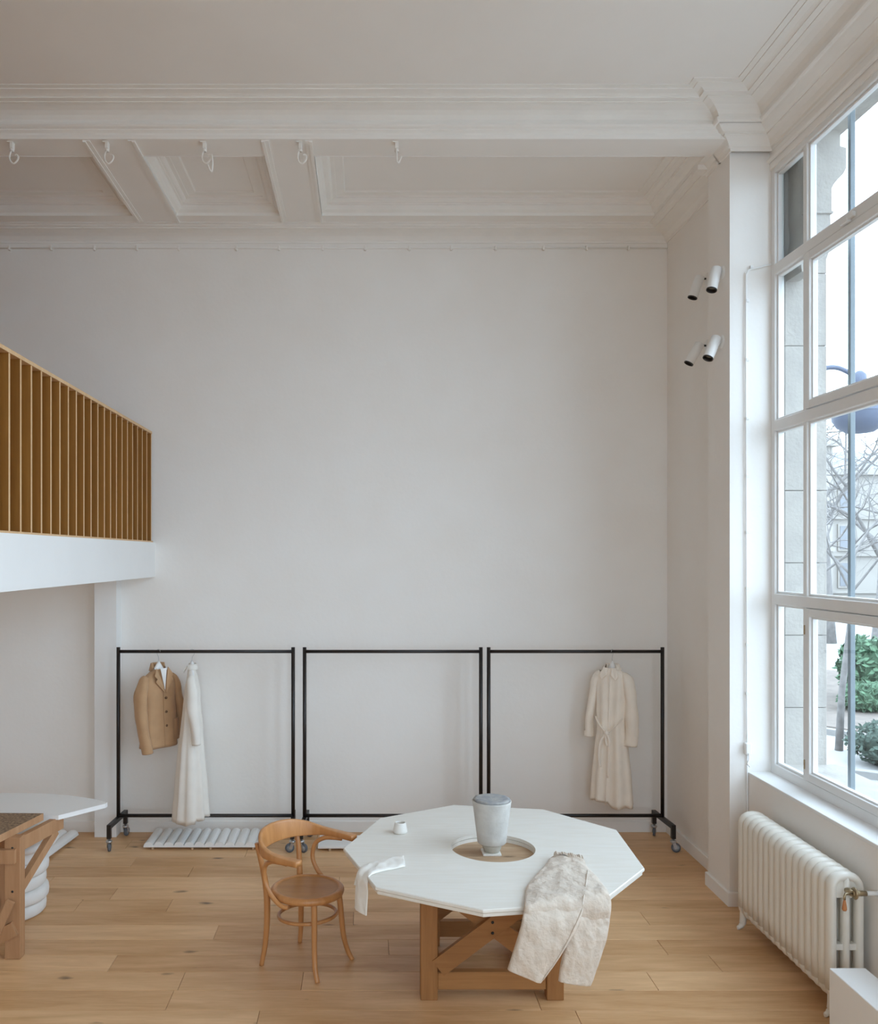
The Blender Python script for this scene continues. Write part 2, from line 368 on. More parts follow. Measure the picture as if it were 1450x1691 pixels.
# window head: bead over the window
moulding([(WX - 0.012, YF), (WX - 0.012, YP0)], [(0, 5.30), (0.016, 5.30), (0.022, 5.308), (0.022, 5.32), (0.012, 5.332), (0, 5.336)]).build('trim_4', 'trim', kind='structure')

# dropped bay: beams round three coffers
b1 = (-2.0, -1.63); b2 = (-0.735, -0.375); XC = 2.50; YC0, YC1 = 6.41, 7.53
bay = MB()
bay.box(XL, XP, 6.15, YC0, ZS, 5.95)
bay.box(XL, 3.0, YC1, YB, ZS, 5.95)
bay.box(XC, 3.0, YC0, YC1, ZS, 5.95); bay.box(XP, 3.0, 6.3, YC0, ZS + .002, 5.95)
bay.box(b1[0], b1[1], YC0, YC1, ZS, 5.95); bay.box(b2[0], b2[1], YC0, YC1, ZS, 5.95)
bay.box(XL, -4.6, YC0, YC1, ZS, 5.95)
bay.box(XL, 3.0, YC0, YC1, 5.57, 5.95)
bay.box(2.498, 2.63, 6.55, 6.66, 5.402, 5.445)
bay.build('ceiling_bay', 'ceiling', kind='structure')
cof = [(0.003, 5.436), (0.003, 5.462), (0.012, 5.466), (0.03, 5.478), (0.045, 5.498), (0.05, 5.51), (0.066, 5.512), (0.066, 5.52), (0.085, 5.524), (0.10, 5.535), (0.105, 5.543), (0.135, 5.546), (0.135, 5.553), (0.2, 5.556), (0.2, 5.562), (0.21, 5.572)]
n = 5
for xa, xb in ((-4.6, b1[0]), (b1[1], b2[0]), (b2[1], XC)):
    moulding([(xa, YC0), (xb, YC0), (xb, YC1), (xa, YC1)], cof, True).build('trim_%d' % n, 'trim', kind='structure'); n += 1
# fillets on both edges of the cross beams
for xa, xb in (b1, b2):
    for x in (xa, xb):
        s = 1 if x == xa else -1
        mb = MB()
        mb.box(min(x, x + s * 0.022), max(x, x + s * 0.022), 6.165, 7.66, ZS - 0.014, ZS + 0.002)
        mb.box(min(x + s * 0.022, x + s * 0.05), max(x + s * 0.022, x + s * 0.05), 6.165, 7.66, ZS - 0.007, ZS + 0.002)
        mb.build('trim_%d' % n, 'trim', kind='structure'); n += 1
# wall cornice of the bay
rc = [(0.0, 5.335), (0.012, 5.335), (0.014, 5.348), (0.022, 5.352), (0.03, 5.362), (0.055, 5.382), (0.09, 5.398), (0.135, 5.409), (0.165, 5.412), (0.165, 5.42), (0.195, 5.424), (0.205, 5.432), (0.235, 5.434), (0.235, 5.442)]
rcm = moulding([(XR, YP1 - 0.002), (XR, YB), (XL, YB)], rc); rcm.f.append(tuple(range(len(rc)))); rcm.sm.append(False)
rcm.build('trim_%d' % n, 'trim', kind='structure')

# mezzanine
XM = -1.906
MB().box(XL, XM, 2.2, YB, 2.31, 2.622).build('mezzanine_slab', 'white', kind='structure')
wm = MB().box(XL, -3.46, 2.2, YB, 2.622, 5.43).build('wall_mezzanine_added', 'subfloor', kind='structure')  # unseen boarded wall, added to darken and warm the upper left
for i in range(28):
    MB().cbox(-3.46, -3.44, 2.2 + i * .2038, 2.2 + i * .2038 + .2, 2.622, 5.43, .003).build('board', 'honey', wm)
mf = MB().box(-3.44, XM - .125, 2.2, YB - .002, 2.622, 2.624).build('floor_mezzanine_added', 'subfloor', kind='structure')  # unseen oak layer over the slab, added for its warm bounce
for i in range(7):
    MB().cbox(-3.44 + i * .2, -3.44 + i * .2 + .198, 2.2, YB - .004, 2.624, 2.632, .001).build('plank', 'floor', mf)
bal = empty('balustrade', (XM - 0.04, 5.2, 2.622), label='oak balustrade of close-set upright fins along the mezzanine edge', category='balustrade')
def lb(o, base): o.location = [-c for c in base]; return o
bo = (XM - 0.04, 5.2, 2.622)
lb(MB().box(XM - 0.11, XM - 0.006, 2.2, 7.86, 2.622, 2.634).build('bottom_rail', 'honey_lit', bal), bo)
lb(MB().box(XM - 0.125, XM - 0.015, 2.2, 7.865, 3.598, 3.62).build('handrail', 'honey_lit', bal), bo)
fin = MB().box(-0.105, 0, -0.011, 0.011, 2.634, 3.598)
fme = None
for i in range(37):
    y = 7.85 - i * 0.1565
    if y < 2.25: break
    if fme is None:
        o = fin.build('fin', 'honey', bal); fme = o.data
        o.data.materials.append(M['honey_lit'])
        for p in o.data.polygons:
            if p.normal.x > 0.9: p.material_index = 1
    else:
        o = bpy.data.objects.new('fin', fme); COL.objects.link(o); o.parent = bal
    o.location = (XM - 0.02 - bo[0], y - bo[1], -bo[2])

# ------------------------------------------------------------------ windows
def window(name, ya, yb, z0=0.955, z1=5.25):
    """ya near end, yb far end; frame in the plane X = WX"""
    win = empty(name, (WX, (ya + yb) / 2, z0), kind='structure')
    L = win.location.copy()
    def put(mb, nm, m, par=None):
        o = mb.build(nm, m, par or win)
        if par is None: o.location = -L
        return o
    fx0, fx1 = WX, WX + 0.068
    m1, m2 = yb - 0.475, ya + 0.475; mm = (ya + yb) / 2
    zt = [2.16, 3.385, 4.49]
    fr = MB()
    fr.cbox(fx0, fx1, yb - 0.055, yb, z0, z1); fr.cbox(fx0, fx1, ya, ya + 0.055, z0, z1)
    fr.cbox(fx0, fx1, ya + 0.05, yb - 0.05, z0, z0 + 0.07); fr.cbox(fx0, fx1, ya + 0.05, yb - 0.05, z1 - 0.04, z1 + 0.01)
    put(fr, 'outer_frame', 'frame')
    for y in (m1, mm, m2): put(MB().cbox(fx0 + 0.002, fx1, y - 0.024, y + 0.024, z0 + 0.06, z1 - 0.03), 'mullion', 'frame')
    for z in zt: put(MB().cbox(fx0 - 0.004, fx1 + 0.004, ya + 0.05, yb - 0.05, z - 0.002, z + 0.075, 0.006), 'transom', 'frame')
    zr = [(z0 + 0.07, zt[0]), (zt[0] + 0.075, zt[1]), (zt[1] + 0.075, zt[2]), (zt[2] + 0.075, z1 - 0.04)]
    cols = [(ya + 0.055, m2 - 0.024), (m2 + 0.024, mm - 0.024), (mm + 0.024, m1 - 0.024), (m1 + 0.024, yb - 0.055)]
    for ci, (c0, c1) in enumerate(cols):
        wide = ci in (1, 2)
        for ri, (r0, r1) in enumerate(zr):
            op = wide and ri in (0, 2)
            g = 0.005 if op else 0.0
            tw = 0.052 if op else 0.016
            sx0, sx1 = (fx0 - 0.012, fx1 - 0.02) if op else (fx0 + 0.018, fx1 - 0.012)
            a, b, c, d = c0 + g, c1 - g, r0 + g, r1 - g
            s = MB()
            s.cbox(sx0, sx1, a, a + tw, c, d, 0.003); s.cbox(sx0, sx1, b - tw, b, c, d, 0.003)
            s.cbox(sx0 + 0.0005, sx1 - 0.0005, a + tw, b - tw, c, c + tw, 0.003); s.cbox(sx0 + 0.0005, sx1 - 0.0005, a + tw, b - tw, d - tw, d, 0.003)
            if op:      # glazing bead
                t2 = tw + 0.012
                s.box(sx0 + 0.02, sx1 - 0.01, a + tw, a + t2, c + tw, d - tw); s.box(sx0 + 0.02, sx1 - 0.01, b - t2, b - tw, c + tw, d - tw)
                s.box(sx0 + 0.02, sx1 - 0.01, a + t2, b - t2, c + tw, c + t2); s.box(sx0 + 0.02, sx1 - 0.01, a + t2, b - t2, d - t2, d - tw)
            so = put(s, 'sash' if op else 'glazing_bead', 'frame')
            xm = sx1 - 0.012
            MB().box(xm - 0.002, xm + 0.002, a + tw - 0.004, b - tw + 0.004, c + tw - 0.004, d - tw + 0.004).build('pane', 'glass', so)
            if op and ri == 0:
                hy = c1 if ci == 2 else c0
                for hz in (c + 0.10, d - 0.14): put(MB().tube([(fx0 - 0.012, hy, hz - 0.03), (fx0 - 0.012, hy, hz + 0.03)], 0.006, 8), 'hinge', 'brass')
            if op and ri == 2 and ci == 2:
                q = MB().cbox(fx0 - 0.035, fx0 - 0.004, 4.93 + 0.26, 4.93 + 0.34, d + 0.005, d + 0.035, 0.004)
                q.cbox(fx0 - 0.03, fx0 - 0.004, 4.93 + 0.21, 4.93 + 0.27, d + 0.02, d + 0.05, 0.004)
                if ya > 2: put(q, 'catch', 'frame')
    return win
window('window_1', *W1); window('window_2_added', *W2)  # the second is out of view, added for its daylight
w3 = window('window_3_added', W3[0], W3[1]); w3.location = (sum(W3) / 2, YF - 0.03, WZ[0]); w3.rotation_euler.z = R(-90)  # unseen window behind the camera, added as fill light
# sills and threads outside
for nm, (a, b) in (('trim_sill', W1), ('trim_sill_near', W2)):
    MB().cbox(XS - 0.003, WX + 0.01, a, b, 0.935, 0.958, 0.003).build(nm, 'white', kind='structure')

# ------------------------------------------------------------------ outer wall: limestone jamb, console, sill
ext = MB().box(3.0, 3.26, 6.26, 9.5, -0.6, 6.3)
ext.box(2.99, 3.30, W1[0] - 0.3, 6.26, 5.42, 6.3); ext.box(2.995, 3.26, W2[1] - 0.05, W1[0] + 0.02, -0.6, 6.3); ext.box(2.995, 3.26, YF, W2[0], -0.6, 6.3)
ext.box(2.995, 3.30, YF, W1[0] - 0.3, 5.42, 6.3)
ext.box(3.0, 3.22, YF, 6.27, -0.6, 0.90)
we = ext.build('wall_exterior', 'stone', kind='structure')
for k in range(9):
    z1 = 4.51 - 0.515 * k; z0 = max(z1 - 0.515, 0.96)
    if z1 <= 1.0: break
    MB().cbox(2.99, 3.285, 6.205, 6.5, z0 + 0.002, z1 - 0.002, 0.003).build('stone_block', 'stone', we)
MB().cbox(2.985, 3.285, 6.205, 6.5, 4.512, 5.42, 0.003).build('stone_block', 'stone', we)
con = MB()
cp = smooth_pts([(2.995, 4.45), (3.10, 4.46), (3.17, 4.55), (3.195, 4.70), (3.19, 4.84), (3.2, 4.86)], 6) + [(3.2, 5.02), (3.215, 5.05), (3.24, 5.08), (3.28, 5.12), (3.30, 5.16), (3.30, 5.30), (3.26, 5.31), (3.26, 5.43), (3.01, 5.43), (3.01, 4.88)] + smooth_pts([(3.01, 4.86), (3.02, 4.75), (3.0, 4.6), (2.99, 4.5)], 5)
vs = [(x, 5.98, z) for x, z in cp] + [(x, 6.32, z) for x, z in cp]; kk = len(cp)
con.add(vs, [tuple(range(kk)), tuple(range(kk, 2 * kk))[::-1]] + [(i, (i + 1) % kk, kk + (i + 1) % kk, kk + i) for i in range(kk)])
con.build('console', 'stone', we, label='carved limestone console bracket')
MB().cbox(3.005, 3.205, 5.965, 6.0, 4.845, 4.862, 0.002).build('console_band', 'stone', we)
MB().cbox(2.985, 3.36, W1[0], 6.22, 0.90, 1.015, 0.01).build('outer_sill', 'stone', we)
for i, y in enumerate((5.47, 4.62, 3.77)):
    MB().cbox(3.035, 3.067, y - 0.016, y + 0.016, 1.0, 5.44, 0.003).build('window_bar', 'bar', label='slim blue-grey upright steel bar outside the tall window' if i == 0 else ['', 'blue-grey steel bar outside the window, second from the stone jamb', 'blue-grey steel bar outside the window, third from the stone jamb'][i], category='bar', group='upright bars outside the window')

# ------------------------------------------------------------------ street outside
GZ = -0.6
MB().box(3.26, 120, -40, 140, GZ - 0.2, GZ).build('ground', 'pavement', kind='structure')
MB().box(-60, 3.26, -40, YF - 0.4, GZ - 0.2, GZ).box(-60, 3.26, 9.5, 140, GZ - 0.2, GZ).build('ground_far', 'pavement', kind='structure')
kb = MB()
kb.bar((6.2, 17.5, GZ + 0.03), (9.3, 13.6, GZ + 0.03), 0.16, 0.14); kb.bar((5.4, 13.2, GZ + 0.03), (9.0, 10.9, GZ + 0.03), 0.16, 0.14)
kb.build('kerb_stones', 'kerb', label='pale granite kerb edging the planted beds in the street', category='kerb')
MB().prism([(7.0, 17.2), (9.2, 14.5), (16, 18), (12, 24)], GZ, GZ + 0.05).build('planting_bed', 'soil', label='dark planted bed beside the street path', category='flower bed')
def blob(name, c, s, m, label, cat, n=900, leaf=0.07, seed=1):
    """shrub: inner body plus leaf blades scattered over it"""
    rnd = random.Random(seed); root = empty(name, (c[0], c[1], c[2]), label=label, category=cat)
    inner = MB(); rings = []
    for i in range(9):
        t = i / 8; r = math.sin(math.pi * (0.08 + 0.84 * t)) ** 0.5
        rings.append([(math.cos(a * 0.5236) * s[0] * 0.85 * r * (1 + 0.15 * rnd.uniform(-1, 1)), math.sin(a * 0.5236) * s[1] * 0.85 * r, t * s[2] * 0.95) for a in range(12)])
    inner.rings(rings, cap=True).build('twigs', m, root)
    lf = MB()
    for i in range(n):
        th = rnd.uniform(0, 2 * math.pi); t = rnd.random(); r = math.sin(math.pi * (0.08 + 0.84 * t)) ** 0.5 * rnd.uniform(0.85, 1.12)
        p = Vector((math.cos(th) * s[0] * r, math.sin(th) * s[1] * r, t * s[2]))
        a = Vector((rnd.gauss(0, 1), rnd.gauss(0, 1), rnd.gauss(0, 1))).normalized() * leaf; b = a.orthogonal().normalized() * leaf * 0.5
        lf.add([p - a, p + b, p + a, p - b], [(0, 1, 2, 3)])
    lf.build('foliage', m, root, fix=False, kind='stuff')
    return root
blob('clipped_hedge', (8.0, 12.9, GZ), (0.75, 0.6, 0.62), 'hedge', 'low dark clipped hedge beside the street kerb', 'hedge', 1400, 0.05, 3)
blob('green_shrub', (10.7, 18.4, GZ + 0.04), (0.62, 0.62, 1.35), 'shrub', 'bright green leafy shrub in the street bed', 'shrub', 1200, 0.09, 4)
blob('low_shrub', (9.9, 17.2, GZ + 0.04), (0.5, 0.4, 0.55), 'shrub', 'small low green shrub at the front of the street bed', 'shrub', 600, 0.07, 5)
def tree(name, base, h, r0, lean, label, seed, depth=6, spread=0.55):
    rnd = random.Random(seed); root = empty(name, base, label=label, category='tree', group='bare street trees')
    tk = MB(); br = MB()
    top = Vector((lean[0], lean[1], h))
    pts = [Vector((0, 0, 0)), Vector((lean[0] * .2, lean[1] * .2, h * .3)), Vector((lean[0] * .55 + .05, lean[1] * .55, h * .65)), top]
    tk.tube([(-0.0, 0, -0.05)] + pts[1:], [r0 * 1.25, r0, r0 * .9, r0 * .72], 9)
    tk.build('trunk', 'bark', root)
    def grow(p, d, L, r, k):
        q = p + d * L * 0.5 + Vector((rnd.gauss(0, .05), rnd.gauss(0, .05), rnd.gauss(0, .04))) * L
        e = q + (d + Vector((rnd.gauss(0, .18), rnd.gauss(0, .18), rnd.gauss(0.03, .12)))).normalized() * L * 0.5
        br.tube([p, q, e], [r, r * .85, r * .68], 5 if k > 2 else 4, cap=False)
        if k <= 0: return
        for i in range(3 if k > 3 else rnd.choice((2, 3))):
            nd = (d + Vector((rnd.gauss(0, spread), rnd.gauss(0, spread), rnd.gauss(0.08, spread * .7)))).normalized()
            grow(e if i else q.lerp(e, rnd.random()), nd, L * rnd.uniform(.62, .85), r * rnd.uniform(.5, .66), k - 1)
    for i in range(4):
        a = i * 1.57 + rnd.uniform(0, .8)
        grow(top * rnd.uniform(0.78, 1.0) if i else top, Vector((math.cos(a) * .75, math.sin(a) * .75, .75)).normalized(), h * .42, r0 * .42, depth)
    br.build('branches', 'bark', root, fix=False, kind='stuff')
tree('plane_tree', (7.55, 13.9, GZ), 3.1, 0.05, (0.1, -0.25), 'bare street tree with slim straight trunk nearest the window', 11, 5)
tree('plane_tree', (12.6, 21.5, GZ), 3.4, 0.15, (0.2, 0.0), 'bare forked street tree behind the green shrub', 5, 5)
tree('plane_tree', (16.5, 31.0, GZ), 5.0, 0.2, (-0.3, 0.2), 'bare street tree in front of the distant stone house', 21, 5)
tree('plane_tree', (9.2, 18.0, GZ), 2.6, 0.09, (-0.15, 0.0), 'bare leaning street tree close behind the stone jamb', 33, 5, 0.65)

def house(name, x0, x1, y0, y1, z1, label, nx, nz, wz, roof):
    root = empty(name, ((x0 + x1) / 2, y0, GZ), label=label, category='building'); off = [-c for c in root.location]
    def P(mb, nm, m, par=root):
        o = mb.build(nm, m, par)
        if par is root: o.location = off
        return o
    P(MB().box(x0, x1, y0, y1, GZ, z1), 'facade', 'facade')
    P(MB().box(x0 - .3, x1 + .3, y0 - .35, y1, z1, z1 + .35), 'cornice', 'facade')
    P(MB().add([(x0, y0, z1 + .35), (x1, y0, z1 + .35), (x1, y1, z1 + .35), (x0, y1, z1 + .35), (x0 + 1, y0 + 1.5, z1 + roof), (x1 - 1, y0 + 1.5, z1 + roof), (x1 - 1, y1 - 1, z1 + roof), (x0 + 1, y1 - 1, z1 + roof)],
               [(0, 1, 5, 4), (1, 2, 6, 5), (2, 3, 7, 6), (3, 0, 4, 7), (4, 5, 6, 7)]), 'roof', 'slate')
    sx = (x1 - x0) / nx
    for k in range(nz):
        zb = wz + k * (z1 - wz) / nz
        for i in range(nx):
            xc = x0 + sx * (i + .5); ww = sx * .3; hh = (z1 - wz) / nz * .62
            f = P(MB().box(xc - ww / 2 - .12, xc + ww / 2 + .12, y0 - .10, y0 + .02, zb - .12, zb + hh + .12), 'window', 'facade')
            g = MB().box(xc - ww / 2, xc + ww / 2, y0 - .13, y0 - .09, zb, zb + hh).build('pane', 'farglass', f)
        P(MB().box(x0 - .05, x1 + .05, y0 - .2, y0, zb - .45, zb - .28), 'string_course', 'facade')
house('stone_house', 26, 52, 55, 70, 7.6, 'pale stone townhouse far across the street behind the trees', 9, 3, 0.6, 1.6)
house('corner_house', 14, 25.2, 47, 56, 8.4, 'pale corner house far down the street next to the jamb', 5, 3, 0.6, 1.2)
fe = empty('street_railing', (8.6, 11.4, GZ), label='low dark railing posts with a hoop beside the pavement', category='railing')
for i in range(4): MB().tube([(i * .55, -i * .35, 0), (i * .55, -i * .35, .42)], .022, 8).build('post', 'bar', fe)
MB().tube([(0, 0, .38), (1.65, -1.05, .38)], .012, 6).build('rail', 'bar', fe)
# street lamp: post behind the jamb, swan neck, enamel dome
lp = empty('street_lamp', (5.10, 10.0, GZ), label='blue enamel street lamp with domed head on a swan-neck arm', category='street lamp')
MB().lathe([(0.11, 0), (0.11, .5), (.075, .6), (.055, .7), (.05, 5.0), (.04, 5.05)], n=14).build('post', 'lampblue', lp)
MB().tube(smooth_pts([(0, 0, 4.95), (.03, 0, 5.13), (.14, 0, 5.24), (.3, 0, 5.26), (.45, 0, 5.2), (.55, 0, 5.12)], 5), .028, 8).build('arm', 'lampblue', lp)
MB().lathe([(0.03, 5.22), (.07, 5.18), (.08, 5.1), (.08, 4.98), (.12, 4.96), (.22, 4.9), (.29, 4.8), (.30, 4.74)], (.57, 0, 0), 24).build('hood', 'lampblue', lp)
MB().lathe([(0.295, 4.742), (.285, 4.66), (.24, 4.58), (.15, 4.52), (0, 4.5)], (.57, 0, 0), 24).build('bowl', 'lampblue', lp)

# ------------------------------------------------------------------ ceiling fittings
pr = empty('picture_rail', (0, YB, 5.285), label='thin painted hanging rod with clips high along the back wall', category='picture rail')
MB().tube([(XL + .02, -0.022, 0), (XR - 0.005, -0.022, 0)], 0.007, 8).build('rod', 'trim', pr)
clip = MB().cbox(-0.009, 0.009, -0.034, 0.0, -0.02, 0.022, 0.003); clip.cbox(-0.016, 0.016, -0.008, 0, -0.012, 0.012, 0.002)
cme = None
for px in (17, 86, 157, 227, 296, 391, 461, 533, 603, 676, 745, 818, 897, 968, 1037):
    if cme is None: o = clip.build('clip', 'trim', pr); cme = o.data
    else: o = bpy.data.objects.new('clip', cme); COL.objects.link(o); o.parent = pr
    o.location = ((px - PX) * YB / F, 0, 0)
hook_lab = ['white iron hook leftmost under the ceiling beam', 'white iron hook below the left cross beam of the ceiling', 'doubled white iron hook with a second hook hanging from it', 'white iron hook below the right cross beam of the ceiling', 'white iron hook under the beam, rightmost of the five']
for i, px in enumerate((20, 177, 338, 496, 655)):
    hk = empty('ceiling_hook', ((px - PX) * 6.2 / F, 6.2, ZS), label=hook_lab[i], category='hook', group='hooks under the ceiling beam')
    MB().cbox(-0.012, 0.012, -0.02, 0.02, -0.05, 0.0, 0.003).cbox(-0.03, 0.012, -0.025, 0.025, -0.008, 0.0, 0.002).build('bracket', 'trim', hk)
    MB().lathe([(0.012, -0.068), (0.016, -0.06), (0.012, -0.05)], n=10).build('swivel', 'trim', hk)
    s = 1 if i < 4 else .7
    hp = [(-0.008, 0, -0.06), (-0.016, 0, -0.085), (-0.018, 0, -0.115), (-0.006, 0, -0.142), (0.014 * s, 0, -0.15), (0.036 * s, 0, -0.13), (0.044 * s, 0, -0.105), (0.034 * s, 0, -0.088), (0.02 * s, 0, -0.092)]
    if i == 4: hp = [(0, 0, -.06), (.002, 0, -.1), (.004, 0, -.135), (.016, 0, -.145), (.026, 0, -.12), (.034, 0, -.1)]
    hobj = MB().tube(smooth_pts(hp, 4), 0.0062, 8)
    hobj.build('hook', 'trim', hk)
    if i == 2:
        MB().tube(smooth_pts([(.05, -.01, -.09), (.058, -.01, -.14), (.056, -.01, -.19), (.05, -.01, -.215), (.034, -.01, -.19), (.024, -.01, -.165)], 4), 0.006, 8).build('second_hook', 'trim', hk)

# spot lights on the right wall
def spot(mx, my, mz, d, label, off):
    root = empty('spot_lamp', (mx, my, mz), label=label, category='spotlight', group='white spot lamps on the right wall')
    d = Vector(d).normalized()
    MB().lathe([(0, 0.016), (.03, .016), (.045, .01), (.05, 0)], axis=(-1, 0, 0), n=24).build('wall_plate', 'white', root)
    j = Vector((-0.045, -0.005, 0))
    MB().tube([(-0.012, 0, 0), j], 0.008, 8).build('joint', 'black', root)
    c = j + Vector(off)
    b = c - d * 0.03
    hd = MB().lathe([(0, 0), (.032, 0), (.0375, .004), (.0375, .178), (.0355, .18), (.0335, .176)], b, 28, axis=d).build('barrel', 'white', root)
    MB().lathe([(.0375, .178), (.038, .186), (.033, .187), (.032, .176), (.031, .15)], b, 28, axis=d).build('bezel', 'black', hd)
    MB().lathe([(.031, .158), (.02, .163), (.012, .157), (0, .157)], b, 24, axis=d).build('lens', 'lens', hd)
spot(XP, 6.36, 4.565, (-.28, -.2, -.93), 'white spot lamp high on the pilaster face', (-.012, -.02, -.0))
spot(XP, 6.37, 4.065, (-.42, -.2, -.86), 'lower white spot lamp on the pilaster face', (-.012, -.02, -.0))
spot(XR, 6.97, 4.715, (-.33, .0, -.94), 'upper white spot lamp on the recessed wall behind the pilaster edge', (-.03, 0, -.01))
spot(XR, 6.97, 4.18, (-.48, .02, -.86), 'lower white spot lamp on the recessed wall behind the pilaster edge', (-.035, 0, -.01))
# blind winder and its conduit on the reveal
bw = empty('blind_winder', (2.722, YP0, 1.12), label='white blind winder box with crank and long thin conduit beside the window', category='blind winder')
MB().tube(smooth_pts([(.18, -.012, 3.46), (.06, -.012, 3.43), (.02, -.012, 3.42), (-.002, -.012, 3.39), (-.006, -.012, 3.3), (-.006, -.012, 2.4), (-.002, -.012, 1.0), (0, -.012, 0.05)], 6), 0.006, 8).build('conduit', 'white', bw)
MB().tube([(0.004, -.01, 0.02), (0.006, -.01, -1.02)], 0.006, 8).build('lower_conduit', 'white', bw)
MB().cbox(-.02, .022, -.045, 0, -.035, .05, .006).build('box', 'white', bw)
MB().tube([(0, -.05, -.02), (-.012, -.075, -.06), (-.028, -.08, -.085), (-.01, -.085, -.105)], .006, 8).build('crank', 'white', bw)
for z in (3.44, 3.2, 2.78, 2.36, 1.95, 1.55, 1.15, .75, .4):
    MB().cbox(-.008, .014, -.02, 0, z - .01, z + .01, .002).build('clip', 'white', bw).location.x = .03 if z > 3.4 else 0

# ------------------------------------------------------------------ clothes racks
def caster(parent, x, y, rz, front):
    c = empty('caster', (x, y, 0), rz); c.parent = parent
    MB().lathe([(0, .118), (.012, .118), (.012, .10), (.024, .10), (.028, .088), (.02, .08), (0, .08)], n=14).build('swivel', 'chrome', c)
    MB().bar((.0, -.018, .09), (.022, -.018, .034), .026, .003, (0, 1, 0)).bar((.0, .018, .09), (.022, .018, .034), .026, .003, (0, 1, 0)).bar((-.012, 0, .09), (.014, 0, .09), .04, .004).build('fork', 'chrome', c)
    MB().lathe([(.026, -.012), (.036, -.012), (.0395, -.006), (.0395, .006), (.036, .012), (.026, .012)], (.022, 0, .04), 24, axis=(0, 1, 0)).build('tyre', 'rubber', c)
    MB().lathe([(0, -.012), (.012, -.015), (.014, -.009), (.027, -.009), (.027, .009), (.014, .009), (.012, .015), (0, .012)], (.022, 0, .04), 20, axis=(0, 1, 0)).build('hub', 'hubgrey', c)
def rack(xl, xr, label, rots):
    YR = 7.59
    root = empty('clothes_rack', ((xl + xr) / 2, YR, 0), label=label, category='clothes rack', group='black clothes racks on casters')
    hw = (xr - xl) / 2
    for s in (-1, 1):
        MB().tube([(s * hw, 0, .235), (s * hw, 0, 1.705)], 0.0165, 12).build('post', 'black', root)
    MB().tube([(-hw, 0, 1.668), (hw, 0, 1.668)], 0.0145, 12).build('top_rail', 'black', root)
    MB().tube([(-hw, 0, .24), (hw, 0, .24)], 0.0155, 12).build('bottom_rail', 'black', root)
    for i, s in enumerate((-1, 1)):
        f = MB()
        dx = s * 0.012
        f.bar((s * hw + dx, -.25, .215), (s * hw - dx, .2, .215), .034, .034)
        f.bar((s * hw + dx, -.233, .116), (s * hw + dx, -.233, .2), .034, .034, (0, 1, 0)); f.bar((s * hw - dx, .184, .116), (s * hw - dx, .184, .2), .034, .034, (0, 1, 0))
        f.build('foot', 'black', root)
        caster(root, s * hw + dx, -.233, rots[i * 2], True); caster(root, s * hw - dx, .184, rots[i * 2 + 1], False)
rack(-2.148, -.627, 'black steel clothes rack with tan jacket and white dress, next to mezzanine pier', (R(100), R(80), R(200), R(20)))
rack(-.527, 1.007, 'empty black steel clothes rack in the middle behind the table', (R(-30), R(-20), R(90), R(90)))
rack(1.075, 2.588, 'black steel clothes rack holding the ivory coat, beside the corner', (R(90), R(90), R(-10), R(70)))

# ------------------------------------------------------------------ clothes
def fab(p, amp, sc, seed=0.0):
    return noise.noise(Vector((p[0] * sc + seed, p[1] * sc - seed, p[2] * sc * 0.55 + seed * 2))) * amp
def loft(stations, n=32, folds=None, wr=0.004, wsc=14, seed=0, front=None):
    """stations (z, cx, cy, hw, hd): ovals stacked downwards. folds (count, amp at top, amp at hem, phase)"""
    st = smooth_pts(stations, 5); rings = []
    z0, z1 = st[0][0], st[-1][0]
    for (z, cx, cy, hw, hd) in st:
        t = (z0 - z) / (z0 - z1); ring = []
        for j in range(n):
            a = 2 * math.pi * j / n
            c, s = math.cos(a), math.sin(a)
            e = 0.8
            x = math.copysign(abs(c) ** e, c) * hw; y = math.copysign(abs(s) ** e, s) * hd
            k = 0
            if folds: k = math.sin(a * folds[0] + folds[3] + t * 0.8) * (folds[1] + (folds[2] - folds[1]) * t)
            p = Vector((cx + x * (1 + k * 0.35 / max(hw, .05)), cy + y * (1 + k / max(hd, .03)), z))
            d = fab(p, wr, wsc, seed)
            p.x += d * c; p.y += d * s
            ring.append(tuple(p))
        rings.append(ring)
    return rings
def cloth_tube(pts, n=18, wr=0.005, wsc=20, seed=0.0, up=(0, 1, 0), cap=True):
    """limb of cloth: pts (x, y, z, half width, half depth); rings tilt with the path"""
    st = smooth_pts(pts, 5); rings = []
    for i, q in enumerate(st):
        p = Vector(q[:3]); a = Vector(st[max(i - 1, 0)][:3]); b = Vector(st[min(i + 1, len(st) - 1)][:3])
        t = (b - a).normalized(); sx = Vector(up).cross(t).normalized(); sy = t.cross(sx).normalized()
        ring = []
        for j in range(n):
            an = 2 * math.pi * j / n; v = p + sx * math.cos(an) * q[3] + sy * math.sin(an) * q[4]
            d = fab(v, wr, wsc, seed); v += (sx * math.cos(an) + sy * math.sin(an)) * d
            ring.append(tuple(v))
        rings.append(ring)
    if cap:      # cuff folds inwards
        c = Vector((0, 0, 0))
        for v in rings[-1]: c += Vector(v)
        c /= n; up_ = (Vector(rings[-2][0]) - Vector(rings[-1][0]))
        rings.append([tuple(c + (Vector(v) - c) * .86 + up_ * .5) for v in rings[-1]])
        rings.append([tuple(c + (Vector(v) - c) * .8 + up_ * 3) for v in rings[-1]])
    return MB().rings(rings)
YR = 7.59
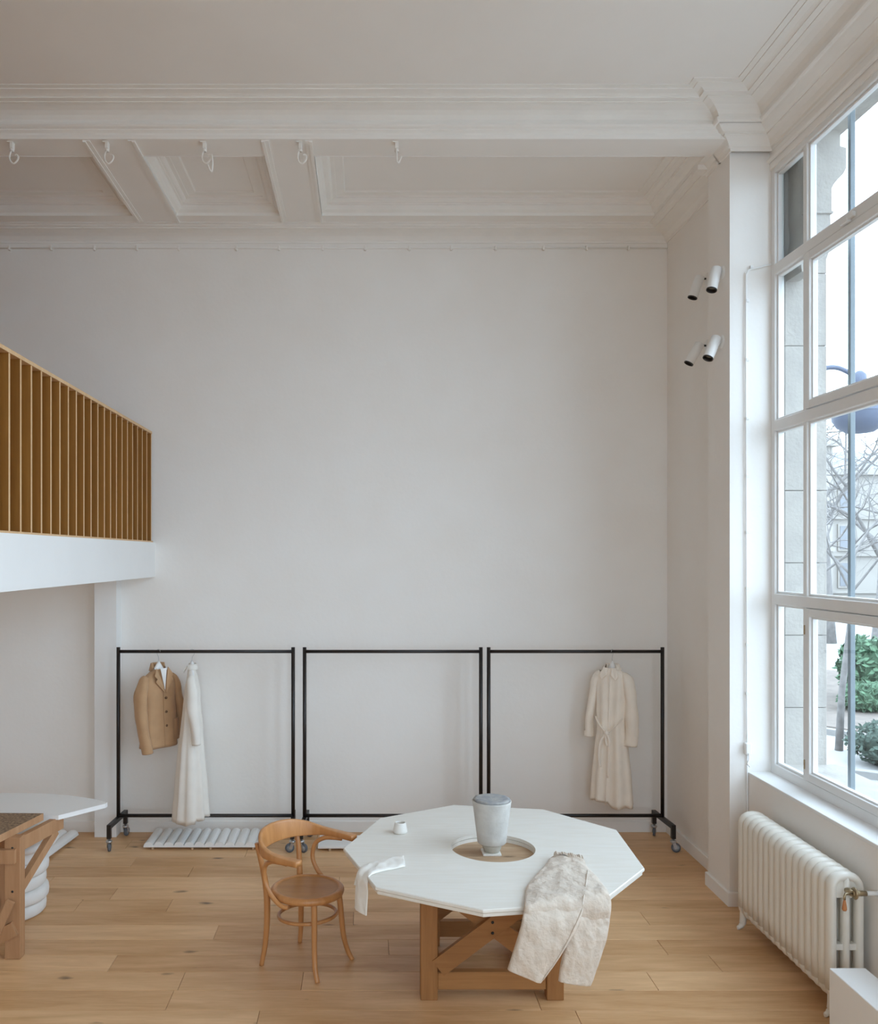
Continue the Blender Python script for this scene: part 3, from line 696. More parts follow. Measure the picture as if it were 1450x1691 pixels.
def hanger(x, rz, label, w=0.2, lean=0.0):
    h = empty('clothes_hanger', (x, YR, 1.683), rz, label=label, category='hanger', group='white hangers on the racks')
    pts = [(0, 0, -.11), (0, 0, -.075), (.004, 0, -.05), (.018, 0, -.03), (.022, 0, -.01), (.016, 0, .008), (0, 0, .016), (-.015, 0, .01), (-.021, 0, -.006)]
    ho = [(-y, x_, z) for x_, y, z in smooth_pts(pts, 4)]
    ho = [(p[0], p[1], p[2] - .011) for p in ho]
    MB().tube(ho, .0022, 6).build('hook', 'chrome', h)
    rings = []
    for i in range(21):
        u = (i / 10 - 1); a = abs(u)
        zc = -.155 - .085 * a ** 1.2; hh = .018 + .045 * (1 - a) ** 2; dd = .012 + .009 * (1 - a)
        yy = .02 * a * a
        rings.append([(u * w, yy + math.cos(t * math.pi / 5) * dd, zc + math.sin(t * math.pi / 5) * hh) for t in range(10)])
    MB().rings(rings, cap=True).build('body', 'white', h)
    return h
def lapel(pts, th=.006):
    """small thick cloth flap from a polygon of 3-D points"""
    P = [Vector(p) for p in pts]; nrm = (P[1] - P[0]).cross(P[2] - P[0]).normalized() * th / 2; k = len(P)
    return MB().add([p + nrm for p in P] + [p - nrm for p in P], [tuple(range(k)), tuple(range(k, 2 * k))[::-1]] + [(i, (i + 1) % k, k + (i + 1) % k, k + i) for i in range(k)])

# tan jacket
jx = (262 - PX) * YR / F
hanger(jx, R(52), 'white hanger inside the tan jacket', .105)
J = empty('jacket', (jx, YR, 1.683), R(52), label='tan cotton buttoned jacket with lapels hanging on the rack', category='jacket')
body = loft([(-.165, 0, .005, .062, .045), (-.19, 0, .005, .10, .06), (-.225, 0, .005, .145, .07), (-.26, 0, .004, .172, .08), (-.33, 0, 0, .18, .095), (-.47, 0, -.005, .178, .10), (-.64, 0, -.01, .185, .11), (-.835, 0, -.01, .20, .12)], 40, (5, .002, .010, .4), .012, 11, 3.1)
body = [[(x * .93, y * .8, z) for x, y, z in r] for r in body]
last = body[-1]; body.append([(x * .96, y * .94, z + .004) for x, y, z in last]); body.append([(x * .93, y * .9, z + .12) for x, y, z in last])
MB().rings(body).build('body', 'tan', J)
for s in (-1, 1):
    if s < 0: pts = [(-.135, 0, -.225, .02, .03), (-.158, 0, -.255, .034, .046), (-.182, -.005, -.32, .046, .06), (-.20, -.012, -.43, .051, .066), (-.208, -.03, -.56, .051, .064), (-.20, -.055, -.70, .047, .058), (-.19, -.078, -.80, .044, .052), (-.185, -.085, -.86, .043, .05)]
    else: pts = [(.135, 0, -.225, .02, .03), (.158, 0, -.255, .034, .046), (.182, 0, -.32, .044, .056), (.204, -.005, -.43, .048, .06), (.222, -.02, -.56, .047, .056), (.218, -.035, -.68, .044, .05), (.21, -.045, -.77, .042, .048)]
    cloth_tube(pts, 24, .013, 13, s * 2.2, up=(0, 1, 0)).build('sleeve', 'tan', J)
col = []
for i in range(15):
    a = R(-20 + i * 220 / 14)
    x = math.cos(a) * .064; y = math.sin(a) * .05 + .008
    col.append([(x * .86, y * .86, -.165), (x * .93, y * .93, -.128 + (.012 if y > 0 else -.02)), (x * 1.06, y * 1.1, -.126 + (.012 if y > 0 else -.02)), (x * 1.32, y * 1.32, -.178 - (0 if y > 0 else .02)), (x * 1.26, y * 1.25, -.18 - (0 if y > 0 else .02))])
MB().rings(col, closed=False).build('collar', 'tan', J)
for s in (-1, 1):
    lapel([(s * .062, -0.049, -.15), (s * .105, -0.066, -.215), (s * .085, -0.074, -.24), (s * .098, -0.077, -.26), (s * .008, -0.090, -.37), (s * .028, -0.072, -.25)] if s > 0 else
          [(s * .062, -0.049, -.15), (s * .028, -0.072, -.25), (s * -.002, -0.092, -.37), (s * .095, -0.081, -.265), (s * .082, -.09, -.24), (s * .105, -.08, -.215)]).build('lapel', 'tan', J)
lapel([(-.034, -0.066, -.155), (.034, -0.066, -.155), (.004, -0.081, -.34)], .003).build('neck_opening', 'white', J, label='white hanger card showing in the neck opening')
for z in (-.41, -.53, -.65): MB().lathe([(0, .004), (.009, .004), (.011, 0), (.011, -.01)], (.012, -.089 - (.007 if z < -.6 else .002), z), 12, axis=(0, -1, 0)).build('button', 'button', J)
MB().tube([(-.012, -.085, -.36), (-.012, -.088, -.5), (-.012, -.095, -.65), (-.012, -.103, -.83)], .0028, 6).build('front_edge', 'tan', J)
pk = []
for i in range(9):
    u = i / 8; a = -math.pi / 2 + .42 + u * .66
    pk.append([(math.cos(a) * .189, math.sin(a) * .097 - .012, -.60), (math.cos(a) * .194, math.sin(a) * .102 - .012, -.60), (math.cos(a) * .201, math.sin(a) * .109 - .012, -.785), (math.cos(a) * .196, math.sin(a) * .104 - .012, -.787)])
MB().rings(pk, closed=True, smooth=False).build('pocket', 'tan', J)

# white dress, turned edge-on, front to the left
dx_ = (317 - PX) * YR / F
hanger(dx_, R(-82), 'white hanger inside the long white dress', .14)
D = empty('dress', (dx_, YR, 1.683), R(-82), label='long white shirt dress hanging edge-on on the rack', category='dress')
body = loft([(-.15, 0, 0, .05, .03), (-.19, 0, 0, .10, .036), (-.235, 0, 0, .145, .04), (-.36, 0, 0, .16, .058), (-.55, 0, .0, .165, .075), (-.85, 0, -.005, .19, .10), (-1.15, 0, -.005, .21, .122), (-1.455, 0, -.005, .225, .14)], 72, (9, .001, .026, .7), .004, 11, 8.3)
for r_i, ring in enumerate(body):
    t = max(0, (r_i / len(body) - .9)) * 10
    body[r_i] = [(x, y, z + t * (.012 * math.sin(j * .6 + 1) + (.035 if y > .04 else -.01) * (1 if x > 0 else .3))) for j, (x, y, z) in enumerate(ring)]
last = body[-1]; body.append([(x * .98, y * .96, z + .004) for x, y, z in last]); body.append([(x * .95, y * .9, z + .15) for x, y, z in last])
MB().rings(body).build('body', 'cream', D)
for s in (-1, 1):
    pts = [(s * .12, 0, -.21, .02, .02), (s * .155, .004, -.25, .036, .036), (s * .19, .012, -.34, .046, .045), (s * .205, .018, -.48, .048, .05), (s * .208, .035, -.60, .046, .046), (s * .205, .045, -.70, .044, .04), (s * .205, .05, -.785, .043, .038)]
    sl = cloth_tube(pts, 24, .010, 13, s * 1.7).build('sleeve', 'cream', D)
col = []
for i in range(15):
    a = R(-40 + i * 260 / 14); x = math.cos(a) * .055; y = math.sin(a) * .036
    col.append([(x * .9, y * .9, -.165), (x * .95, y * .95, -.12), (x * 1.1, y * 1.1, -.118), (x * 1.45, y * 1.5, -.165), (x * 1.4, y * 1.45, -.168)])
MB().rings(col, closed=False).build('collar', 'cream', D)
for s in (-1, 1):
    lapel([(s * .004, -.04, -.15), (s * .035, -.042, -.14), (s * .05, -.078, -.185), (s * .012, -.068, -.2)][::s], .005).build('collar_point', 'cream', D)

# ivory belted coat
cx_ = (1011 - PX) * YR / F
hanger(cx_, R(-36), 'white hanger inside the ivory coat', .09)
K = empty('coat', (cx_, YR, 1.683), R(-36), label='ivory belted long coat hanging alone on the right-hand rack', category='coat')
body = loft([(-.155, 0, .0, .05, .036), (-.185, 0, .0, .09, .05), (-.22, 0, 0, .12, .06), (-.32, 0, 0, .132, .078), (-.5, 0, -.005, .126, .085), (-.67, 0, -.01, .118, .09), (-.85, 0, -.005, .14, .10), (-1.1, 0, 0, .165, .115), (-1.335, 0, 0, .18, .125)], 60, (7, .006, .024, 1.9), .005, 11, 5.5)
for r_i, ring in enumerate(body):
    t = max(0, (r_i / len(body) - .85)) / .15
    body[r_i] = [(x, y, z + t * (.008 * math.sin(j * .5) + (.03 if x < -.0 and y < 0 else -.012))) for j, (x, y, z) in enumerate(ring)]
last = body[-1]; body.append([(x * .98, y * .96, z + .004) for x, y, z in last]); body.append([(x * .95, y * .9, z + .15) for x, y, z in last])
MB().rings(body).build('body', 'ivory', K)
for s in (-1, 1):
    if s < 0: pts = [(-.095, 0, -.20, .02, .025), (-.125, 0, -.235, .036, .045), (-.15, -.005, -.31, .042, .052), (-.172, -.01, -.45, .04, .05), (-.192, -.014, -.6, .037, .045), (-.202, -.016, -.72, .036, .042), (-.205, -.016, -.77, .036, .042)]
    else: pts = [(.095, 0, -.20, .02, .025), (.125, 0, -.235, .038, .046), (.152, -.005, -.31, .048, .056), (.172, -.012, -.45, .05, .058), (.182, -.016, -.6, .055, .06), (.178, -.016, -.70, .058, .06), (.168, -.016, -.81, .052, .055)]
    sl = cloth_tube(pts, 24, .012, 13, s * 3.3).build('sleeve', 'ivory', K)
    q = pts[-1]
    cloth_tube([(q[0], q[1], q[2] + .05, q[3] + .003, q[4] + .003), (q[0], q[1], q[2] - .002, q[3] + .003, q[4] + .003)], 18, .001, 10, 1).build('cuff', 'ivory', sl)
col = []
for i in range(15):
    a = R(-45 + i * 270 / 14); x = math.cos(a) * .056; y = math.sin(a) * .045
    col.append([(x * .9, y * .9, -.165), (x * .95, y * .95, -.125), (x * 1.1, y * 1.1, -.122), (x * 1.45, y * 1.45, -.168), (x * 1.4, y * 1.4, -.172)])
MB().rings(col, closed=False).build('collar', 'ivory', K)
for s in (-1, 1):
    lapel([(s * .015, -.05, -.155), (s * .056, -.052, -.15), (s * .082, -.076, -.225), (s * .06, -.086, -.25), (s * .022, -.084, -.215)][::s], .006).build('collar_point', 'ivory', K)
MB().tube([(.006, -.08, -.21), (.006, -.087, -.35), (.006, -.093, -.5), (.004, -.102, -.66), (0, -.112, -.85), (-.006, -.128, -1.1), (-.008, -.142, -1.32)], .004, 6).build('front_placket', 'ivory', K)
bt = []
for i in range(13):
    u = i / 12; x = -.118 + .236 * u; sag = .12 * (1 - abs(2 * u - 1) ** 1.3)
    y = -.098 * math.sqrt(max(0, 1 - (x / .135) ** 2)) - .03
    bt.append((x, y, -.58 - sag))
belt = MB().tube(bt, .017, 8, sx=.3, up=(0, -1, 0)).build('belt', 'ivory', K)
MB().tube(smooth_pts([(-.01, -0.134, -.70), (.02, -0.144, -.74), (.028, -0.144, -.78), (.012, -0.144, -.81), (-.004, -0.141, -.77), (-.006, -0.139, -.71)], 4), .011, 8).build('bow_loop', 'ivory', belt)
MB().lathe([(0, .022), (.018, .014), (.022, 0), (.018, -.014), (0, -.022)], (0, -.138, -.702), 10).build('knot', 'ivory', belt)
MB().tube(smooth_pts([(-.004, -0.139, -.71), (-.04, -0.140, -.76), (-.06, -0.140, -.83), (-.066, -0.142, -.91), (-.055, -0.144, -1.0)], 4), .012, 8, sx=.4).build('belt_tail', 'ivory', belt)
MB().tube(smooth_pts([(.002, -0.139, -.71), (.022, -0.144, -.80), (.02, -0.148, -.93), (.016, -0.154, -1.08)], 4), .010, 8, sx=.4).build('belt_tail', 'ivory', belt)

# ------------------------------------------------------------------ nine-sided table on its timber crate
ZT = 0.745
poly = []
for x, y in ((567, 1400.8), (627.8, 1350.7), (749.2, 1329.1), (897.1, 1336.3), (1018.5, 1370.4), (1064.4, 1433.4), (992, 1489.5), (797.7, 1502.4), (620.2, 1464.5)):
    k = (H - ZT) / (y - PY); poly.append(((x - PX) * k, F * k))
hy_ = (H - ZT) / (1399.5 - PY); HC = ((814 - PX) * hy_, F * hy_); HR = 0.252
T = empty('nine_sided_table', (HC[0], HC[1], 0), label='white nine-sided table with round centre hole on a brown timber crate', category='table')
off = (-HC[0], -HC[1], 0)
def plate(poly, z0, z1, hole, c=.004, nh=72):
    """polygon plate with a round hole"""
    mb = MB(); cx, cy = HC
    outer = []
    def ray(a):
        d = (math.cos(a), math.sin(a)); best = None
        for (x0, y0), (x1, y1) in zip(poly, poly[1:] + poly[:1]):
            ex, ey = x1 - x0, y1 - y0; den = d[0] * ey - d[1] * ex
            if abs(den) < 1e-9: continue
            t = ((x0 - cx) * ey - (y0 - cy) * ex) / den; u = ((x0 - cx) * d[1] - (y0 - cy) * d[0]) / den
            if t > 0 and -1e-6 <= u <= 1 + 1e-6 and (best is None or t < best): best = t
        return best
    angs = sorted([2 * math.pi * i / nh for i in range(nh)] + [math.atan2(y - cy, x - cx) % (2 * math.pi) for x, y in poly])
    rings = [[], [], [], [], [], []]
    for a in angs:
        t = ray(a); ca, sa = math.cos(a), math.sin(a)
        for i, (rr, z) in enumerate(((hole, z1), (t - c, z1), (t, z1 - c), (t, z0 + c), (t - c, z0), (hole, z0))):
            rings[i].append((cx + ca * rr, cy + sa * rr, z))
    rings.append(rings[0]); 
    return mb.rings(rings, smooth=False)
pc = [(HC[0] + (x - HC[0]) * .986, HC[1] + (y - HC[1]) * .986) for x, y in poly]
o = plate(poly, ZT - .02, ZT, HR).build('top_board', 'tabletop', T); o.location = off
o = plate(pc, ZT - .044, ZT - .023, HR).build('lower_board', 'tabletop', T); o.location = off
LX0, LX1, LY0, LY1 = .36, 1.07, 4.94, 5.62
LZ = ZT - .072
for x in (LX0, LX1):
    for y in (LY0, LY1):
        x = x + .07 if (y == LY1 and x == LX0) else x
        o = MB().cbox(x - .048, x + .048, y - .04, y + .04, 0, LZ, .004).build('leg', 'base_wood', T); o.location = off
for y in (LY0, LY1):
    o = MB().cbox(LX0 + .048, LX1 - .048, y - .028, y + .022, .055, .155, .004).build('bottom_rail', 'base_wood_x', T); o.location = off
    o = MB().cbox(LX0 + .048, LX1 - .048, y - .028, y + .022, LZ - .1, LZ, .004).build('top_rail', 'base_wood_x', T); o.location = off
    o = MB().bar((LX0 + .05, y - .034, .185), (LX1 - .05, y - .034, LZ - .03), .03, .105, (0, 0, 1)).build('cross_brace', 'base_wood_x', T); o.location = off
    o = MB().bar((LX0 + .05, y + .002, LZ - .03), (LX1 - .05, y + .002, .185), .03, .105, (0, 0, 1)).build('cross_brace', 'base_wood_x', T); o.location = off
    if y == LY0:
        for bx, bz in ((-.0, .03), (.0, -.03)):
            xm = (LX0 + LX1) / 2; zm = (LZ + .155) / 2
            o = MB().lathe([(0, .006), (.007, .005), (.009, 0)], (xm + bx, y - .049, zm + bz), 10, axis=(0, -1, 0)).build('bolt', 'black', T); o.location = off
for x in (LX0 + .055, LX1):
    o = MB().cbox(x - .03, x + .02, LY0 + .04, LY1 - .04, .055, .155, .004).build('side_rail', 'base_wood_x', T); o.location = off
    o = MB().cbox(x - .03, x + .02, LY0 + .04, LY1 - .04, LZ - .1, LZ, .004).build('side_rail', 'base_wood_x', T); o.location = off
bx0, bx1 = LX0 - .05, LX1 + .06
ny = 5; y0b, y1b = LY0 - .05, LY1 + .06
for i in range(ny):
    a = y0b + (y1b - y0b) * i / ny; b = y0b + (y1b - y0b) * (i + 1) / ny
    o = MB().cbox(bx0, bx1, a + .0015, b - .0015, LZ, LZ + .028, .003).build('deck_board', 'plank_wood', T); o.location = off

def on(x, y, z): k = (H - z) / (y - PY); return ((x - PX) * k, F * k, z)
def at(x, y, Y): return ((x - PX) * Y / F, Y, H - (y - PY) * Y / F)
# objects on the table
ZD = LZ + .028
tx, ty, _ = on(811, 1409, ZD)
MB().cbox(tx - .055, tx + .055, ty - .055, ty + .055, ZD, ZD + .012, .002).build('square_tile', 'porcelain', label='small white square tile under the stone vase', category='tile')
V = empty('stone_vase', (tx + .004, ty, ZD + .012), label='tall rough white tapered vessel with grey lid in the table hole', category='vase')
MB().lathe([(0, 0), (.045, 0), (.05, .01), (.058, .03), (.062, .055), (.0, .056)], n=36).build('foot', 'clay_base', V)
MB().lathe([(0, .052), (.080, .052), (.086, .058), (.090, .09), (.100, .17), (.110, .25), (.117, .30), (.118, .307), (.112, .31), (.107, .30), (0, .30)], n=40).build('body', 'ceramic', V)
ld = MB(); rings = []
for r_, h_ in ((.104, .303), (.110, .314), (.108, .32), (.09, .323), (.06, .321), (.03, .324), (.002, .323)):
    rings.append([(math.cos(a * .1571) * r_ * (1 + .02 * math.sin(a * 1.7)), math.sin(a * .1571) * r_, h_ + .003 * noise.noise(Vector((a * .7, r_ * 60, 2)))) for a in range(40)])
ld.rings(rings).build('lid', 'clay_grey', V)
x, y, _ = on(661, 1375, ZT)
MB().lathe([(0, .003), (.04, .001), (.045, .006), (.044, .02), (.036, .06), (.033, .066), (.030, .066), (.032, .058), (.038, .02), (.03, .012), (0, .011)], (0, 0, 0), 32).build('small_cup', 'porcelain', label='small white tapered cup on the nine-sided table', category='cup').location = (x, y, ZT)

# flat cloth following stations of (left point, right point, normal, thickness)
def flat_cloth(st, n=40, wr=.004, wsc=20, seed=0., sub=5, seams=None):
    flat = [tuple(a) + tuple(b) + tuple(c) + (t,) for a, b, c, t in st]
    rings = []
    sm = smooth_pts(flat, sub)
    for q in sm:
        L, Rr, N, th = Vector(q[0:3]), Vector(q[3:6]), Vector(q[6:9]).normalized(), q[9]
        ring = []
        for j in range(n):
            a = 2 * math.pi * j / n; u = (1 - math.cos(a)) / 2; s = math.sin(a)
            p = L.lerp(Rr, u) + N * (th * (abs(s) ** .48) * (1 if s > 0 else -.15))
            if s > 0:
                d = fab(p, wr, wsc, seed) + .5 * fab(p, wr, wsc * 2.7, seed + 9) + 1.2 * abs(fab(p, wr, wsc * .6, seed + 4))
                p += N * d * min(1, s * 2)
            ring.append(tuple(p))
        rings.append(ring)
    return rings
E0 = .004
UP = (0, 0, 1); FR = (0, -1, .15); FR2 = (.25, -.95, .15); MID = (0, -.6, .8)
TZ = ZT + E0
TR = empty('linen_trousers', on(930, 1450, ZT), label='ecru linen drawstring trousers draped over the table edge', category='trousers')
ob = [-c for c in TR.location]
body = flat_cloth([(on(913, 1416, TZ + .02), on(966, 1423, TZ + .02), UP, .022), (on(908, 1421, TZ), on(970, 1434, TZ), UP, .03), (on(893, 1441, TZ), on(985, 1451, TZ), UP, .033), (on(872, 1463, TZ), on(1001, 1470, TZ + .008), UP, .03), (on(867, 1480, TZ), on(1006, 1479, TZ + .02), (0, -.15, 1), .028),
                   (at(866, 1497, 4.335), at(1009, 1491, 4.44), MID, .032), (at(864, 1515, 4.325), at(1008, 1508, 4.445), FR, .028), (at(864, 1534, 4.335), at(1004, 1534, 4.46), FR, .010)], 90, .010, 17, 1.3, 10)
o = MB().rings(body, cap=True).build('seat_panel', 'linen', TR); o.location = ob
lg = flat_cloth([(at(866, 1497, 4.35), at(966, 1495, 4.40), MID, .006), (at(864, 1509, 4.315), at(960, 1511, 4.36), FR, .026), (at(861, 1525, 4.303), at(953, 1530, 4.345), FR, .036), (at(853, 1553, 4.30), at(937, 1558, 4.33), FR, .04), (at(845, 1578, 4.30), at(915, 1592, 4.32), FR, .04), (at(838, 1600, 4.30), at(893, 1622, 4.31), FR, .034)], 70, .010, 19, 4.4, 10)
o = MB().rings(lg, cap=True).build('left_leg', 'linen', TR); o.location = ob
lg = flat_cloth([(at(955, 1502, 4.43), at(1002, 1494, 4.53), FR2, .001), (at(952, 1514, 4.38), at(1005, 1511, 4.465), FR2, .018), (at(948, 1528, 4.37), at(1004.5, 1526, 4.455), FR2, .022), (at(935, 1556, 4.36), at(999, 1553, 4.44), FR2, .033), (at(926, 1590, 4.36), at(986, 1592, 4.43), FR2, .036), (at(922, 1620, 4.36), at(974, 1627, 4.42), FR2, .03)], 70, .010, 19, 7.7, 10)
o = MB().rings(lg, cap=True).build('right_leg', 'linen', TR); o.location = ob
# gathered waistband
wb = []
for i in range(121):
    u = i / 120; a = Vector(on(915, 1413, TZ + .02)); b = Vector(on(964, 1420, TZ + .02)); p = a.lerp(b, u) + Vector((0, .012 * math.sin(u * math.pi), .003 * math.sin(u * 23)))
    e = min(1, min(u, 1 - u) * 14 + .45); r_ = (.023 + .0026 * math.sin(u * 88 + math.sin(u * 31))) * e
    wb.append([tuple(p + Vector((0, math.cos(t * math.pi / 6) * r_ * 1.25, math.sin(t * math.pi / 6) * r_ * .95))) for t in range(12)])
o = MB().rings(wb, cap=True).build('waistband', 'linen', TR); o.location = ob
# seams
o = MB().tube(smooth_pts([tuple(Vector(on(971, 1437, TZ + .034))), tuple(Vector(on(966, 1470, TZ + .038))), at(962, 1496, 4.30)], 5), .003, 6).build('seam', 'linen', TR); o.location = ob
o = MB().tube(smooth_pts([at(962, 1500, 4.315), at(947, 1535, 4.30), at(925, 1577, 4.288), at(897, 1618, 4.285)], 5), .0035, 6).build('seam', 'linen', TR); o.location = ob

SC = empty('cloth_strip', on(600, 1440, ZT), label='white linen strip lying across the table edge above the chair', category='cloth')
ob = [-c for c in SC.location]
sc = flat_cloth([(on(666, 1413, TZ), on(669, 1431, TZ), UP, .010), (on(645, 1417, TZ), on(648, 1436, TZ), UP, .012), (on(622, 1423, TZ), on(628, 1440, TZ), UP, .012), (on(602, 1430, TZ), on(612, 1446, TZ), UP, .010),
                 (at(591, 1440, 4.86), at(607.5, 1456, 4.765), (-.5, -.4, .7), .010), (at(588, 1460, 4.86), at(608, 1474, 4.76), (-.6, -.75, 0), .012), (at(587, 1482, 4.85), at(607, 1494, 4.76), (-.6, -.75, 0), .012), (at(586, 1499, 4.85), at(606, 1512, 4.76), (-.6, -.75, 0), .010)], 36, .007, 22, 2.2, 8)
o = MB().rings(sc, cap=True).build('strip', 'cream', SC); o.location = ob
o = MB().rings(flat_cloth([(at(591, 1440, 4.865), at(600, 1445, 4.82), (-.6, -.6, .4), .006), (at(587, 1452, 4.868), at(597, 1455, 4.83), (-.6, -.75, 0), .006), (at(585, 1461, 4.87), at(594, 1463, 4.83), (-.6, -.75, 0), .005)], 16, .002, 20, 1), cap=True).build('short_end', 'cream', SC); o.location = ob

# ------------------------------------------------------------------ bentwood armchair
CH = empty('bentwood_armchair', (-.355, 5.37, 0), R(-33.7), label='brown bentwood armchair with round seat beside the table', category='chair')
SZ = .465
MB().lathe([(0, SZ - .012), (.10, SZ - .011), (.17, SZ - .006), (.19, SZ - .003), (.192, SZ)], n=48).build('seat_panel', 'seat', CH)
MB().lathe([(.188, SZ - .004), (.195, SZ + .002), (.212, SZ + .001), (.224, SZ - .008), (.227, SZ - .022), (.222, SZ - .036), (.21, SZ - .04), (.18, SZ - .036), (.17, SZ - .014)], n=48).build('seat_ring', 'bent', CH)
def ctube(pts, r, nm, n=10, sx=1.0, up=None, m='bent', sub=5): 
    q = smooth_pts([tuple(p) + (rr,) for p, rr in zip(pts, r)], sub)
    return MB().tube([p[:3] for p in q], [p[3] for p in q], n, sx=sx, up=up).build(nm, m, CH)
for s in (-1, 1):
    ctube([(.145, s * .125, SZ - .03), (.155, s * .135, .32), (.165, s * .148, .16), (.185, s * .165, .06), (.212, s * .18, 0)], [.0185, .018, .0165, .0155, .0145], 'front_leg')
    ctube([(-.208, s * .190, 0), (-.190, s * .178, .12), (-.182, s * .168, .28), (-.188, s * .165, SZ - .02), (-.205, s * .178, .58), (-.232, s * .192, .70), (-.24, s * .196, .742)], [.0145, .0165, .019, .020, .018, .015, .014], 'rear_leg')
    ctube([(.03, s * .225, SZ - .05), (-.02, s * .236, SZ - .045), (-.09, s * .236, SZ + .0), (-.14, s * .238, SZ + .08), (-.13, s * .248, SZ + .17), (-.07, s * .262, SZ + .215), (0, s * .272, SZ + .226), (.06, s * .278, SZ + .228)], [.012, .0135, .0145, .0145, .0145, .0145, .0135, .012], 'arm_support')
MB().tube([(math.cos(i * .1571) * .180, math.sin(i * .1571) * .172, .298 + .012 * math.cos(i * .1571)) for i in range(40)], .0115, 9, closed=True).build('leg_ring', 'bent', CH)
# bent back and arm rail: rectangular section sweeping round
rail = [(.155, .282, .715, .030, .017), (.10, .285, .716, .029, .018), (.0, .288, .718, .026, .019), (-.09, .276, .722, .019, .026), (-.17, .235, .734, .013, .045), (-.235, .15, .747, .012, .056), (-.262, .05, .752, .0115, .060)]
full = rail + [(-.262, -.05, .752, .0115, .060)] + [(a, -b, c, d, e) for a, b, c, d, e in rail[::-1][1:]]
rp = smooth_pts(full, 5); rings = []
for i, q in enumerate(rp):
    p = Vector(q[:3]); t = (Vector(rp[min(i + 1, len(rp) - 1)][:3]) - Vector(rp[max(i - 1, 0)][:3])).normalized(); sx = t.cross(Vector((0, 0, 1))).normalized()
    lean = Vector((-.18, 0, 1)).normalized() if q[4] > .03 else Vector((0, 0, 1))
    ring = []
    for j in range(16):
        a = 2 * math.pi * j / 16; c, s = math.cos(a), math.sin(a)
        ring.append(tuple(p + sx * math.copysign(abs(c) ** .32, c) * q[3] + lean * math.copysign(abs(s) ** .32, s) * q[4]))
    rings.append(ring)
MB().rings(rings, cap=True).build('back_rail', 'bent', CH)

# ------------------------------------------------------------------ radiator
RX0, RX1 = 2.50, 2.695; RY1, RY0 = 5.87, 4.69
rad = empty('radiator', ((RX0 + RX1) / 2, (RY0 + RY1) / 2, 0), label='cream cast-iron column radiator under the tall window', category='radiator')
ns = 16; dy = (RY1 - RY0) / ns; RZ0, RZ1 = .085, .79
cxr = (RX1 - RX0) / 2
hw = dy / 2
# one cast section: an arched outer tube, a middle tube, bridges at head, waist and foot
S = MB()
def sweep(path, th):
    """superelliptic section (thin along the path normal, hw across) swept in the XZ plane"""
    rings = []
    for i, (x, z) in enumerate(path):
        a = path[max(i - 1, 0)]; b = path[min(i + 1, len(path) - 1)]
        t = Vector((b[0] - a[0], 0, b[1] - a[1])).normalized(); nn = Vector((-t.z, 0, t.x))
        ring = []
        for j in range(16):
            an = 2 * math.pi * j / 16; c, q = math.cos(an), math.sin(an)
            ring.append(tuple(Vector((x, 0, z)) + nn * c * th + Vector((0, 1, 0)) * math.copysign(abs(q) ** .9, q) * hw * .985))
        rings.append(ring)
    S.rings(rings, cap=True)
tk = .024; xo = cxr - tk; ra = .058
arch = [(-xo, RZ0 + .07), (-xo, .25), (-xo, .5), (-xo, RZ1 - tk - ra)]
arch += [(-xo + ra - ra * math.cos(R(a)), RZ1 - tk - ra + ra * math.sin(R(a))) for a in (15, 30, 45, 60, 75, 90)]
arch += [(0, RZ1 - tk + .002)] + [(-x, z) for x, z in arch[::-1]]
sweep(arch, tk)
rb = .045
bot = [(-xo, RZ0 + .12), (-xo, RZ0 + tk + rb)] + [(-xo + rb - rb * math.cos(R(a)), RZ0 + tk + rb - rb * math.sin(R(a))) for a in (22, 45, 68, 90)]
bot += [(0, RZ0 + tk)] + [(-x, z) for x, z in bot[::-1]]
sweep(bot, tk * .98)
sweep([(0, RZ0 + tk), (0, .3), (0, .5), (0, RZ1 - tk)], .021)
for z0_, z1_ in ((RZ1 - .135, RZ1 - .03), (.372, .405), (RZ0 + .03, RZ0 + .10)): S.box(-xo, xo, -hw * .55, hw * .55, z0_, z1_)
sec = None
for i in range(ns):
    if sec is None: o = S.build('section', 'radiator', rad); sec = o.data
    else: o = bpy.data.objects.new('section', sec); COL.objects.link(o); o.parent = rad
    o.location = (0, (RY0 + RY1) / 2 * 0 + (i - ns / 2 + .5) * dy, 0)
for y in (RY1 - dy / 2, RY0 + dy / 2):
    for s in (-1, 1):
        yy = y - (RY0 + RY1) / 2
        MB().tube(smooth_pts([(s * (cxr - .03), yy, RZ0 + .09), (s * (cxr - .028), yy, .06), (s * (cxr - .018), yy, .03), (s * (cxr + .002), yy, .014), (s * (cxr + .01), yy, .012)], 4), [.022] * 6 + [.018] * 4 + [.014] * 4 + [.012] * 3, 10).build('foot', 'radiator', rad)
vy = -(RY1 - RY0) / 2 - .01
vl = MB().tube([(.0, vy + .02, RZ1 - .09), (.0, vy - .035, RZ1 - .09)], .017, 14).tube([(0, vy - .03, RZ1 - .09), (.075, vy - .03, RZ1 - .09)], .014, 12).build('valve', 'brass', rad)
MB().lathe([(.014, -.004), (.03, -.004), (.033, 0), (.03, .006), (.014, .006)], (.012, vy - .03, RZ1 - .09), 20, axis=(1, 0, 0)).build('valve_ring', 'brass', vl)
MB().tube([(0, vy - .03, RZ1 - .09), (-.045, vy - .045, RZ1 - .088), (-.052, vy - .05, RZ1 - .098), (-.052, vy - .05, RZ1 - .115)], .007, 8).build('lever', 'brass', vl)
MB().lathe([(.004, .0), (.007, -.012), (.012, -.045), (.0125, -.055), (.009, -.062), (0, -.064)], (-.052, vy - .05, RZ1 - .112), 14).build('handle', 'handle_wood', vl)
